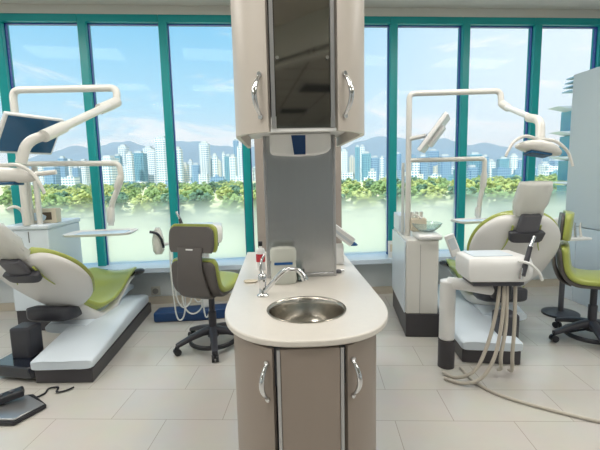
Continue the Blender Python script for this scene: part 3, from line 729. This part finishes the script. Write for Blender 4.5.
# ------------------------------------------------------------------ instrument console of the right chair
def make_console(label, loc, rz, mirror=1, post=True):
    t = thing('instrument_console', label, 'instrument console', loc, rz)
    s = mirror
    pts = []
    bm = NB()
    # wedge-shaped head, local x to right, y away
    outline = [(-.205, -.10), (.16, -.125), (.215, -.09), (.205, .16), (-.19, .15)]
    def lay(z, k, dy=0): return [(s*x*k, y*k+dy, z) for x, y in outline]
    loft(bm, [lay(.70, .90), lay(.735, .98), lay(.80, 1.0), lay(.845, .95, .015), lay(.855, .85, .02)])
    obj('console_body', bm, M['white'], t, bevel=.012, seg=3)
    obj('tray_mat', BX(-.15, .10, -.05, .13, .8555, .861), M['bluewhite'], t, bevel=.002)
    obj('under_cover', loft(NB(), [[(s*(x*.78+.0), y*.78, z) for x, y in outline] for z in (.672, .70)]), M['dark'], t)
    bm = NB(); tube(bm, spline([(s*.09, -.125, .84), (s*.15, -.15, .825), (s*.21, -.15, .77), (s*.245, -.13, .715)], 6), .009, 10); obj('grab_rail', bm, M['white'], t)
    # keypad
    mt = Matrix.Translation((-s*.205, .17, .895)) @ Matrix.Rotation(R(-22*s), 4, 'Y')
    k = obj('keypad', BX(-.035, .035, -.02, .0, -.08, .08, mtx=mt), M['white'], t, bevel=.008)
    obj('key_field', BX(-.022, .022, -.022, -.019, -.03, .05, mtx=mt), M['partition'], k)
    # instruments in their rests, with a hose each
    for i in range(5):
        x = s*(.10+.028*i); y0 = -.11+.02*i
        ib = NB()
        if i == 3: tube(ib, [(x-s*.07, y0-.09, .75), (x-s*.03, y0-.06, .84), (x-s*.0, y0-.04, .92)], lambda q: .018-.004*q, 12); mm = M['dark']
        else: tube(ib, [(x, y0-.03, .73), (x+s*.005, y0-.035, .80)], lambda q: .010-.003*q, 12); mm = M['white'] if i % 2 else M['chrome']
        ins = obj('handpiece', ib, mm, t)
        if i == 3:
            jb = NB(); tube(jb, [(x-s*.003, y0-.04, .915), (x+s*.03, y0-.03, .985)], lambda q: .012-.003*q, 10); obj('handpiece_tip', jb, M['chrome'], ins)
    ho = [[(.04, -.02, .68), (.02, -.03, .5), (-.04, -.05, .27), (-.13, -.07, .10), (-.23, -.02, .03), (-.28, .08, .016)],
          [(.06, -.03, .68), (.05, -.05, .47), (.0, -.08, .22), (-.09, -.10, .07), (-.20, -.08, .02), (-.30, .0, .016)],
          [(.08, -.03, .68), (.075, -.05, .4), (.04, -.07, .2), (.06, -.04, .10), (.09, .05, .04)],
          [(.135, -.03, .68), (.13, -.05, .4), (.12, -.06, .2), (.14, -.03, .08), (.18, .08, .02)]]
    for h in ho:
        obj('hose', tube(NB(), spline([(s*x, y, z) for x, y, z in h], 7), .012, 10), M['hose'], t)
    return t
cr = make_console('white instrument console with hoses and a dark handpiece in front of the right dental chair', (1.135, 2.60, 0), 3)
# post and swing arm
pb = NB(); tube(pb, [(-.215, .20, .205), (-.215, .20, .64)], .054, 24); obj('post', pb, M['white'], cr, bevel=.012)
pb = NB(); tube(pb, [(-.215, .20, .001), (-.215, .20, .204)], .058, 24); obj('post_foot', pb, M['plinth'], cr)
arm = NB(); tube(arm, fillet([(-.215, .20, .62), (-.12, .14, .62), (0.0, .05, .615), (.06, .02, .615)], .06), .042, 18); obj('swing_arm', arm, M['white'], cr)
jb = NB(); tube(jb, [(.07, .02, .56), (.07, .02, .672)], .062, 20); obj('pivot', jb, M['dark'], cr)

cl = make_console('white instrument console half hidden behind the left stool, pale hoses hanging in loops', (-1.12, 3.78, 0), 10, mirror=-1)
for ch in list(cl.children_recursive):
    if ch.name.startswith(('hose', 'keypad', 'key_field')): bpy.data.objects.remove(ch)
for i, (xa, xb, low) in enumerate(((-.28, -.17, .05), (-.26, -.1, .16), (-.20, .0, .10), (-.12, .03, .20), (-.02, .06, .06))):
    obj('hose', tube(NB(), spline([(xa, -.14, .74), (xa+.0, -.16, .45), (xa+.02, -.16, low+.08), ((xa+xb)/2, -.15, low), (xb-.01, -.13, low+.08), (xb, -.08, .45), (xb, -.03, .69)], 6), .007, 8), M['whitehose'], cl)
obj('support_column', BX(-.05, .05, .02, .12, .09, .67), M['white'], cl, bevel=.02, seg=3)
obj('base_foot', prism(NB(), [(-.50, -.03), (-.05, -.06), (.2, -.04), (.22, .14), (-.48, .14)], .001, .095), M['navyplastic'], cl, bevel=.02, seg=3)
# clear bib/handle piece at its left end
bm = NB(); rings = [[(-.40+u, -.05+v, z) for u, v in sup(a, b, 20, 2.5)] for z, a, b in ((.62, .03, .03), (.65, .05, .045), (.74, .055, .045), (.82, .035, .03), (.85, .02, .02))]
obj('clear_sleeve', loft(bm, rings), M['cover'], cl)
cl.scale = (1, 1, 1.1)
obj('sleeve_handle', tube(NB(), spline([(-.46, -.10, .82), (-.40, -.10, .805), (-.36, -.10, .75), (-.345, -.10, .68)], 5), .012, 10), M['shinyblack'], cl)
obj('holder_bar', tube(NB(), [(-.40, -.05, .69), (-.14, -.05, .74)], .014, 10), M['white'], cl)

# assistant instrument rack near the right chair
ar = thing('instrument_rack', 'white assistant instrument rack on an arm behind the right dental chair', 'instrument rack', (2.34, 3.82, 0), 12)
ar.scale = (1.15, 1.15, 1.0)
obj('rack_plate', BX(-.10, .10, -.01, .03, .76, .95, mtx=Matrix.Rotation(R(-4), 4, 'Y')), M['white'], ar, bevel=.012, seg=3)
obj('rack_shelf', BX(-.12, .14, -.10, .02, .742, .765), M['white'], ar, bevel=.006)
for i in range(4):
    obj('syringe', tube(NB(), [(-.07+.05*i, -.05, .765), (-.08+.05*i, -.045, .86), (-.075+.05*i, -.045, .90)], lambda q: .011-.005*q, 10), M['cream'] if i % 2 else M['chrome'], ar)
obj('rack_post', tube(NB(), fillet([(-.0, .02, .0), (-.0, .02, .45), (.0, .02, .80)], .05), .02, 14), M['grey'], ar)
obj('rack_foot', lathe(NB(), [(.001, .001), (.14, .001), (.14, .02), (.03, .035), (.001, .036)], 28, (0, .02, 0)), M['dark'], ar)

# foot control at the left front edge
fc = thing('foot_control', 'silver foot control pedal on the floor at the left front', 'foot control', (-1.86, 2.16, 0), 0)
obj('pedal_base', prism(NB(), [(-.20, -.10), (.10, -.10), (.17, .08), (.0, .20), (-.22, .12)], .004, .028), M['black'], fc, bevel=.004)
bm = NB(); hexa(bm, [(-.18, -.09, .029), (.095, -.09, .029), (.16, .075, .029), (-.02, .17, .029), (-.18, -.09, .045), (.095, -.09, .04), (.16, .075, .035), (-.02, .17, .04)]); obj('pedal_plate', bm, M['alu'], fc, bevel=.003)
bm = NB(); mt = Matrix.Translation((-.10, .06, .075)) @ Matrix.Rotation(R(35), 4, 'Z') @ Matrix.Rotation(R(-8), 4, 'Y')
obj('pedal_lever', BX(-.12, .12, -.04, .04, -.025, .02, mtx=mt), M['black'], fc, bevel=.012, seg=3)
for i in range(3):
    bm = NB(); c = mt @ Vector((-.06+.06*i, 0, .02)); tube(bm, [c, c+Vector((0, 0, .008))], .014, 14); obj('button', bm, M['grey'], fc)
cb = obj('pedal_cable', tube(NB(), spline([(0.02, .17, .012), (.05, .23, .01), (.04, .29, .012), (.09, .31, .01), (.12, .25, .01), (.17, .27, .01), (.20, .31, .012)], 6), .006, 8), M['black'], fc)
cb2 = tag(obj('floor_hose', tube(NB(), spline([(1.0, 2.74, .012), (1.02, 2.55, .012), (1.12, 2.38, .012), (1.35, 2.22, .012), (1.6, 2.1, .012), (1.9, 2.08, .012)], 8), .010, 8), M['hose']), 'beige hose lying across the floor tiles below the right console', 'hose')
cup = thing('leaflet_holder', 'small white holder with a reddish leaflet standing on the sill left of the right cabinet', 'holder', (.83, 4.42, GB), 7)
obj('holder_back', BX(-.05, .04, .0, .012, .001, .19, mtx=Matrix.Rotation(R(-6), 4, 'X')), M['white'], cup, bevel=.003)
obj('leaflet', BX(-.03, .025, -.006, -.001, .07, .15, mtx=Matrix.Rotation(R(-6), 4, 'X')), M['beige'], cup)

# ------------------------------------------------------------------ stool
def make_stool(label, loc, rz):
    t = thing('operator_stool', label, 'stool', loc, rz)
    # five legs with casters
    for k in range(5):
        a = 2*PI*k/5+.22; c, s = math.cos(a), math.sin(a)
        lb_ = NB(); rings = []
        for r_, z, w, h in ((.02, .145, .036, .036), (.09, .14, .032, .028), (.18, .118, .028, .023), (.26, .09, .025, .02), (.305, .074, .022, .018)):
            rings.append([(r_*c-u*s, r_*s+u*c, z+v) for u, v in sup(w, h, 14, 3)])
        leg = obj('leg', loft(lb_, rings), M['dark'], t, ang=50)
        cb_ = NB(); cx, cy = .30*c, .30*s
        for o_ in (-.016, .016):
            tube(cb_, [(cx-s*(o_-.010), cy+c*(o_-.010), .0285), (cx-s*(o_+.010), cy+c*(o_+.010), .0285)], .0275, 18)
        box(cb_, cx-.010, cx+.010, cy-.010, cy+.010, .03, .075)
        obj('caster', cb_, M['black'], leg, ang=50)
    obj('gas_column', lathe(NB(), [(.001, .09), (.045, .09), (.045, .15), (.032, .16), (.032, .30), (.024, .305), (.024, .48), (.001, .48)], 22), M['dark'], t, ang=40)
    ring = NB(); n = 40; rr = [[((.185+u)*math.cos(2*PI*k/n), (.185+u)*math.sin(2*PI*k/n), .062+v) for u, v in sup(.014, .018, 10, 2.5)] for k in range(n)]
    vv = [[ring.verts.new(p) for p in r_] for r_ in rr]
    for i in range(n):
        for j in range(10): ring.faces.new((vv[i][j], vv[i][(j+1) % 10], vv[(i+1) % n][(j+1) % 10], vv[(i+1) % n][j]))
    fr_ = obj('foot_ring', ring, M['black'], t)
    for k in range(3):
        a = 2*PI*k/3+.9; obj('ring_spoke', tube(NB(), [(.03*math.cos(a), .03*math.sin(a), .10), (.18*math.cos(a), .18*math.sin(a), .064)], .009, 8), M['black'], fr_)
    obj('seat_plate', BX(-.10, .10, -.12, .12, .455, .485), M['dark'], t, bevel=.01)
    # seat sweeps up into the lower back : green pad with grey shell
    st_ = [(.235, .545, .13), (.19, .56, .175), (.08, .545, .20), (-.04, .535, .205), (-.13, .545, .205), (-.18, .59, .20), (-.20, .67, .195), (-.21, .75, .19), (-.215, .785, .17)]
    obj('seat', ribbon(NB(), resample([(a, b, w, .06, .012) for a, b, w in st_]), 36, 4), M['green'], t, ang=60)
    sh_ = [(.20, .515, .12), (.08, .505, .175), (-.05, .49, .185), (-.15, .50, .19), (-.22, .565, .19), (-.242, .66, .185), (-.25, .74, .18), (-.253, .77, .15)]
    obj('seat_shell', ribbon(NB(), resample([(a, b, w, .045, .0) for a, b, w in sh_]), 36, 4), M['stoolback'], t, ang=60)
    # spine
    sp_ = [(-.16, .47, .11), (-.235, .51, .13), (-.278, .60, .125), (-.29, .70, .105), (-.285, .80, .10), (-.27, .88, .105)]
    obj('spine', ribbon(NB(), resample([(a, b, w, .028, .0) for a, b, w in sp_]), 32, 4), M['stoolback'], t, ang=60)
    # upper back
    ub = [(-.215, .838, .18), (-.21, .87, .195), (-.205, .95, .20), (-.20, 1.02, .19), (-.198, 1.048, .155)]
    bk_ = obj('backrest', ribbon(NB(), resample([(a+.005, b, w, .06, .02) for a, b, w in ub]), 36, 4), M['green'], t, ang=60)
    obj('backrest_shell', ribbon(NB(), resample([(a-.04, .838+(b-.838)*.93, w-.012, .035, .008) for a, b, w in ub]), 36, 4), M['stoolback'], t, ang=60)
    obj('name_badge', BX(-.028, .028, -.2905, -.286, .862, .872), M['white'], bk_)
    return t
sl = make_stool('lime seated operator stool left of the island, its grey back to the camera', (-.88, 3.14, 0), -14)
index_kids()
sr = copy_tree(sl); sr.location = (2.21, 3.22, 0); sr.rotation_euler = (0, 0, R(-118))
sr['label'] = 'lime seated operator stool at the right edge, turned sideways beside the partition'

# ------------------------------------------------------------------ outside
GZ = -11.
struct(obj('ground', BX(-3000, 3000, 30, 4200, GZ-1, GZ), M['grass']))
def mountain(name, prof, D, depth, seed):
    bm = NB(); rows = []
    xs = [prof[0][0]+(prof[-1][0]-prof[0][0])*k/140 for k in range(141)]
    def H(x):
        for (a, ha), (b, hb_) in zip(prof, prof[1:]):
            if a <= x <= b:
                t = (x-a)/(b-a); t = t*t*(3-2*t); return ha+(hb_-ha)*t
        return prof[-1][1]
    for j in range(13):
        f = j/12; row = []
        for x in xs:
            up_ = (f**.8)*(H(x)+0-GZ); nz = noise.noise(Vector((x*.006, f*3, seed)))*30*f*(1-f)*2+noise.noise(Vector((x*.02, f*6, seed)))*7*f
            row.append(bm.verts.new((x*(1+f*depth/D*.0), D-depth+depth*f, GZ-2+up_+nz)))
        rows.append(row)
    for a, b in zip(rows, rows[1:]):
        for i in range(len(a)-1): bm.faces.new((a[i], a[i+1], b[i+1], b[i]))
    back = [bm.verts.new((x, D+depth*.6, GZ-2)) for x in xs]
    for i in range(len(xs)-1): bm.faces.new((rows[-1][i], rows[-1][i+1], back[i+1], back[i]))
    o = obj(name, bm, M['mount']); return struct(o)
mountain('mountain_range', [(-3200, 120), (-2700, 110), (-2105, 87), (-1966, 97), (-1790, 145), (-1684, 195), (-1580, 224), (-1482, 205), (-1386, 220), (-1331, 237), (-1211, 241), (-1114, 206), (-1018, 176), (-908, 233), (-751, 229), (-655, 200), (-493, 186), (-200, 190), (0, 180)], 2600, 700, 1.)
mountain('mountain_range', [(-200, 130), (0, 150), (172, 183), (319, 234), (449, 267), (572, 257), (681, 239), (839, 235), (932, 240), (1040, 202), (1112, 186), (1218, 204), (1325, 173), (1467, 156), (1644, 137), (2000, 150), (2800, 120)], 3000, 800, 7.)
TW = [(-328,510,8,41,'b'),(-352,563,10,40,'w'),(-325,533,8,29,'b'),(-337,573,10,40,'w'),(-402,576,12,37,'w'),(-324,481,13,29,'b'),(-247,472,16,38,'w'),(-296,612,12,62,'w'),(-241,514,7,45,'w'),(-227,510,16,45,'t'),(-268,639,15,61,'w'),(-211,550,15,67,'w'),(-250,612,11,54,'w'),(-262,551,14,31,'w'),(-290,579,10,46,'t'),(-171,496,8,48,'w'),(-191,578,9,32,'g'),(-195,618,6,38,'w'),(-169,559,10,30,'b'),(-166,596,14,62,'w'),(-155,584,9,40,'t'),(-122,481,6,38,'w'),(-146,599,6,36,'g'),(-132,570,4,45,'w'),(-115,521,8,39,'t'),(-99,475,7,36,'w'),(-123,617,8,67,'b'),(-103,550,10,53,'w'),(40,592,10,46,'w'),(53,619,8,38,'g'),(59,591,7,51,'t'),(70,627,8,54,'w'),(65,537,12,39,'t'),(86,606,12,36,'b'),(87,546,5,33,'w'),(66,629,11,19,'w'),(121,619,12,41,'b'),(66,487,8,16,'w'),(119,493,8,27,'w'),(131,507,10,32,'b'),(178,634,15,45,'b'),(169,544,14,33,'b'),(183,577,17,20,'w'),(196,521,12,18,'b'),(212,556,15,35,'t'),(218,536,8,31,'b'),(223,530,9,25,'w'),(256,569,13,29,'t'),(270,569,9,33,'w'),(306,624,12,28,'b'),(337,586,11,25,'b'),(344,628,12,22,'w')]
CN = {'w': 'white', 'b': 'blue-grey', 't': 'teal glass', 'g': 'beige'}
ORD = ['first', 'second', 'third', 'fourth', 'fifth', 'sixth', 'seventh', 'eighth', 'ninth', 'tenth', 'eleventh', 'twelfth', 'thirteenth', 'fourteenth']
PN = [(-.592, 'widest leftmost pane'), (-.392, 'second full pane from the left'), (-.0, 'pane just left of the island'), (.168, 'pane just right of the island'), (.345, 'pane behind the right cabinet pole'), (.53, 'pane above the right chair'), (9, 'rightmost pane')]
bays = {}
for tw in TW:
    sl_ = tw[0]/tw[1]
    for lim, nm in PN:
        if sl_ < lim: bays.setdefault(nm, []).append(tw); break
for nm, L_ in bays.items():
    L_.sort(key=lambda q: q[0]/q[1])
    for i, (x, y, w, h, c) in enumerate(L_):
        t = thing('tower_block', '%s high-rise, %s tower from the left in the %s' % (CN[c], ORD[i], nm), 'building', (x, y, GZ), random.uniform(-8, 8), 'city towers across the park')
        d = w*random.uniform(.8, 1.1)
        for q in range(60):
            if clear_spot(x, y, w*.72): break
            k_ = (y+9)/y; x, y, h = x*k_, y*k_, (h-12.4)*k_+12.4
        t.location = (x, y, GZ)
        hb2 = NB(); box(hb2, -w/2, w/2, -d/2, d/2, 0, h-1.5)
        if w > 9: box(hb2, -w*.36, w*.36, -d*.58, -d*.5, 0, h-5)
        obj('facade', hb2, FAC[c], t)
        rb2 = NB(); box(rb2, -w*.28, w*.28, -d*.28, d*.28, h-1.5, h+1.5); obj('roof_plant', rb2, M['roofgrey'], t)
for i in range(90):
    for q in range(200):
        a = random.choice([random.uniform(-.80, -.14), random.uniform(.03, .68)]); D = random.uniform(660, 1050); wd = random.uniform(8, 17)
        if clear_spot(a*D, D, wd*.72): break
    else: continue
    h = random.uniform(16, 44)*(D/800)
    if a > .3: h *= .75
    c = random.choice('wwwbtbg')
    o = obj('distant_tower', box(BX(-wd/2, wd/2, -wd*.4, wd*.4, 0, h), -wd*.2, wd*.2, -wd*.2, wd*.2, h, h+2), FAC[c], loc=(a*D, D, GZ), rot=(0, 0, R(random.uniform(-25, 25))))
    tag(o, 'distant tower filling the skyline behind the nearer high-rises', 'building', 'distant skyline towers')
# low buildings between the towers
low = []
for i in range(72):
    for q in range(200):
        a = random.choice([random.uniform(-.78, -.16), random.uniform(.04, .66)]); D = random.uniform(400, 660); w = random.uniform(7, 16)
        if clear_spot(a*D, D, w*.66): break
    else: continue
    h = random.uniform(5, 17)*(D/500)
    c = random.choice('wwwbtg')
    o = obj('low_building', box(BX(-w/2, w/2, -w*.4, w*.4, 0, h), -w*.2, w*.1, -w*.1, w*.2, h, h+1.2), FAC[c], loc=(a*D, D, GZ), rot=(0, 0, R(random.uniform(-20, 20))))
    tag(o, 'low city building among the towers beyond the park', 'building', 'low city buildings')
o = obj('pale_hall', BX(-30, 30, -6, 6, 0, 2.2), M['roofgrey'], loc=(-52, 300, GZ), rot=(0, 0, R(4))); tag(o, 'long flat pale roof beyond the trees in the pane left of the island', 'building')
o = obj('pale_hall', BX(-34, 34, -6, 6, 0, 3.0), M['roofgrey'], loc=(80, 330, GZ), rot=(0, 0, R(-4))); tag(o, 'long flat pale roof beyond the trees in the pane right of the island', 'building')
# trees
def crown_mesh(seed):
    """an open crown of many small leaf clumps"""
    rnd = random.Random(seed); bm = NB()
    lobes = [(Vector((math.cos(t)*r_, math.sin(t)*r_, h)), q) for t, r_, h, q in [(0, 0, 5.4, 1.5)]+[(rnd.uniform(0, 6.28), rnd.uniform(.8, 1.9), rnd.uniform(1.6, 5.4), rnd.uniform(1.0, 1.5)) for _ in range(8)]]
    for c0_, q in lobes:
        for k in range(13):
            d = Vector((rnd.gauss(0, 1), rnd.gauss(0, 1), rnd.gauss(0, .9))).normalized(); c = c0_+d*q*rnd.uniform(.55, 1.0); rad = rnd.uniform(.28, .62)
            res = bmesh.ops.create_icosphere(bm, subdivisions=1, radius=rad, matrix=Matrix.Translation(c))
            for v in res['verts']: v.co = c+(v.co-c)*rnd.uniform(.6, 1.35)
    return bm
protos = []
for i, (mm, gl) in enumerate((('leaf', 'green'), ('leaf2', 'yellow-green'), ('leaf3', 'dark green'))):
    t = thing('park_tree', '', 'tree', (0, 0, GZ), 0, 'trees of the park below the windows')
    obj('crown', crown_mesh(i+3), M[mm], t, ang=10)
    obj('trunk', tube(NB(), [(0, 0, 0), (.05, 0, 2), (0, .1, 4.2)], .22, 8, .12), M['bark'], t)
    protos.append((t, gl))
index_kids()
used = [False]*3
cnt = 0
for a_ in range(-28, 29, 8): PLACED += [(-52+a_, 300, 7), (80+a_, 330, 7)]
for i in range(290):
    s_ = random.uniform(.95, 1.22)
    for q in range(300):
        left = random.random() < .55
        a = random.uniform(-.80, -.14) if left else random.uniform(.03, .70)
        D = 100+290*random.random()**.8 if left else 100+240*random.random()
        if clear_spot(a*D, D, 4.35*s_): break
    else: continue
    k = random.choice((0, 0, 1, 1, 2)); pr_, gl = protos[k]
    o = pr_ if not used[k] else copy_tree(pr_); used[k] = True
    o.location = (a*D, D, GZ); o.rotation_euler = (0, 0, random.uniform(0, 6.28)); o.scale = (s_*1.35, s_*1.35, s_*1.05)
    pane = [nm for lim, nm in PN if a < lim][0]
    o['label'] = '%s leafy tree in the park seen in the %s' % (gl, pane)
    o['group'] = '%s trees in the %s' % (gl, pane)

# summer haze over the city
hm = bpy.data.materials.new('air_haze'); hm.use_nodes = True; hn = hm.node_tree; hn.nodes.clear()
ho_ = hn.nodes.new('ShaderNodeOutputMaterial'); hv = hn.nodes.new('ShaderNodeVolumeScatter'); hv.inputs['Color'].default_value = (.90, .97, 1, 1); hv.inputs['Density'].default_value = .00024; hv.inputs['Anisotropy'].default_value = .0
hn.links.new(hv.outputs[0], ho_.inputs['Volume'])
hz_ = obj('air_haze', BX(-3500, 3500, 70, 4200, GZ+.05, 290), hm); struct(hz_)

# neighbouring building with balconies
nbd = thing('apartment_building', 'neighbouring apartment building with glass balconies outside the right end of the windows', 'building', (0, 0, 0))
obj('wall', BX(25.6, 44, 40, 42.3, GZ, 9.2), M['concrete'], nbd)
for k, z in enumerate((-4.8, -2.4, 0., 2.4, 4.8)):
    wn = obj('window', BX(24.4, 25.6, 40.3, 42.0, z+.2, z+2.15), M['darkglass'], nbd)
    fr2 = NB()
    for xx in (24.4, 25.0, 25.55): box(fr2, xx-.05, xx+.05, 40.2, 40.3, z+.2, z+2.15)
    obj('window_frame', fr2, M['concrete'], wn)
for k, z in enumerate((-4.8, -2.4, 0., 2.4, 4.75, 7.05)):
    x0 = 22.7 if k < 5 else 22.5
    bal = obj('balcony', hexa(NB(), [(x0+.9, 39.4, z-.05), (25.6, 39.0, z-.3), (25.6, 42, z-.3), (x0+.9, 41, z-.05), (x0, 39.3, z+.12), (25.6, 39.0, z+.12), (25.6, 42, z+.12), (x0, 41, z+.12)]), M['concrete'], nbd)
    rb_ = NB(); xs_ = (23.8, 24.5, 25.2) if k == 5 else (23.9, 24.6)
    for xx in xs_: box(rb_, xx-.06, xx+.06, 39.1, 39.16, z+.12, z+1.35)
    box(rb_, xs_[0], xs_[-1], 39.1, 39.16, z+1.27, z+1.38); obj('railing', rb_, M['roofblue'], bal)
    obj('glass_guard', BX(xs_[0], xs_[-1]+.1, 39.12, 39.14, z+.15, z+1.3), M['balconyglass'], bal)
pg = NB()
for k in range(4): box(pg, 24.1+.12*k, 25.9, 40.2, 41.6, 8.7+.42*k, 8.8+.42*k)
box(pg, 25.3, 25.5, 40.8, 41.0, 7.2, 10.2)
obj('roof_slats', pg, M['roofblue'], nbd)

# ------------------------------------------------------------------ sky and sun
w = bpy.data.worlds.new('sky'); S.world = w; w.use_nodes = True; nt = w.node_tree; nt.nodes.clear()
def N(t, **k):
    n = nt.nodes.new(t)
    for a, b in k.items(): setattr(n, a, b)
    return n
def L(a, b): nt.links.new(a, b)
out = N('ShaderNodeOutputWorld'); bg = N('ShaderNodeBackground'); L(bg.outputs[0], out.inputs[0])
tc = N('ShaderNodeTexCoord'); sp = N('ShaderNodeSeparateXYZ'); L(tc.outputs['Generated'], sp.inputs[0])
mr = N('ShaderNodeMapRange'); mr.inputs['From Min'].default_value = -.02; mr.inputs['From Max'].default_value = .50; L(sp.outputs['Z'], mr.inputs['Value'])
cr_ = N('ShaderNodeValToRGB'); e = cr_.color_ramp.elements
e[0].position = 0; e[0].color = rgb(214, 234, 244); e[1].position = 1; e[1].color = rgb(84, 168, 218)
e2 = cr_.color_ramp.elements.new(.35); e2.color = rgb(160, 214, 240)
e3 = cr_.color_ramp.elements.new(.7); e3.color = rgb(112, 190, 230)
L(mr.outputs[0], cr_.inputs[0])
# brighter, whiter toward the right (+X)
mr2 = N('ShaderNodeMapRange'); mr2.interpolation_type = 'SMOOTHSTEP'; mr2.inputs['From Min'].default_value = -.25; mr2.inputs['From Max'].default_value = .62; mr2.inputs['To Max'].default_value = .88; L(sp.outputs['X'], mr2.inputs['Value'])
mx1 = N('ShaderNodeMix', data_type='RGBA'); mx1.inputs['B'].default_value = rgb(232, 241, 247); L(mr2.outputs[0], mx1.inputs['Factor']); L(cr_.outputs[0], mx1.inputs['A'])
# clouds: stretched wisps plus a bank above the horizon
mp = N('ShaderNodeMapping'); mp.inputs['Scale'].default_value = (2.2, 2.2, 7.5); mp.inputs['Rotation'].default_value = (.25, .2, .3); mp.inputs['Location'].default_value = (1.3, .4, .2); L(tc.outputs['Generated'], mp.inputs[0])
n1 = N('ShaderNodeTexNoise'); n1.inputs['Scale'].default_value = 2.3; n1.inputs['Detail'].default_value = 9; n1.inputs['Roughness'].default_value = .62; n1.inputs['Distortion'].default_value = .6; L(mp.outputs[0], n1.inputs['Vector'])
c1 = N('ShaderNodeMapRange'); c1.interpolation_type = 'SMOOTHSTEP'; c1.inputs['From Min'].default_value = .55; c1.inputs['From Max'].default_value = .76; c1.inputs['To Max'].default_value = .85; L(n1.outputs['Fac'], c1.inputs['Value'])
band = N('ShaderNodeMapRange'); band.interpolation_type = 'SMOOTHSTEP'; band.inputs['From Min'].default_value = .26; band.inputs['From Max'].default_value = .05; band.inputs['To Min'].default_value = 0; band.inputs['To Max'].default_value = .17; L(sp.outputs['Z'], band.inputs['Value'])
ad = N('ShaderNodeMath', operation='ADD'); L(n1.outputs['Fac'], ad.inputs[0]); L(band.outputs[0], ad.inputs[1]); L(ad.outputs[0], c1.inputs['Value'])
mx2 = N('ShaderNodeMix', data_type='RGBA'); mx2.inputs['B'].default_value = rgb(247, 248, 249); L(c1.outputs[0], mx2.inputs['Factor']); L(mx1.outputs['Result'], mx2.inputs['A'])
L(mx2.outputs['Result'], bg.inputs[0]); bg.inputs[1].default_value = 1.22
sun = bpy.data.lights.new('sun', 'SUN'); sun.energy = 6.2; sun.angle = R(.6); sun.color = (1, .97, .92)
so_ = bpy.data.objects.new('sun', sun); COL.objects.link(so_); so_.rotation_euler = Vector((.3, .52, -.86)).to_track_quat('-Z', 'Y').to_euler()

# ------------------------------------------------------------------ camera
cam = bpy.data.cameras.new('camera'); co = bpy.data.objects.new('camera', cam); COL.objects.link(co)
cam.sensor_width = 36; cam.lens = 400/600*36; cam.clip_end = 8000; cam.clip_start = .05
rw = ((0.99887419, 0.01633862, -0.04453533), (0.0421213, 0.12636388, 0.99108928), (-0.02182069, 0.99184939, -0.12553342))
# columns: right, up, forward in world axes
mw = Matrix(((rw[0][0], rw[0][1], -rw[0][2], 0), (rw[1][0], rw[1][1], -rw[1][2], 0), (rw[2][0], rw[2][1], -rw[2][2], 1.40), (0, 0, 0, 1)))
co.matrix_world = mw
S.camera = co
S.view_settings.view_transform = 'Standard'; S.view_settings.look = 'None'; S.view_settings.gamma = 1; S.view_settings.exposure = 0
S.view_settings.use_curve_mapping = False
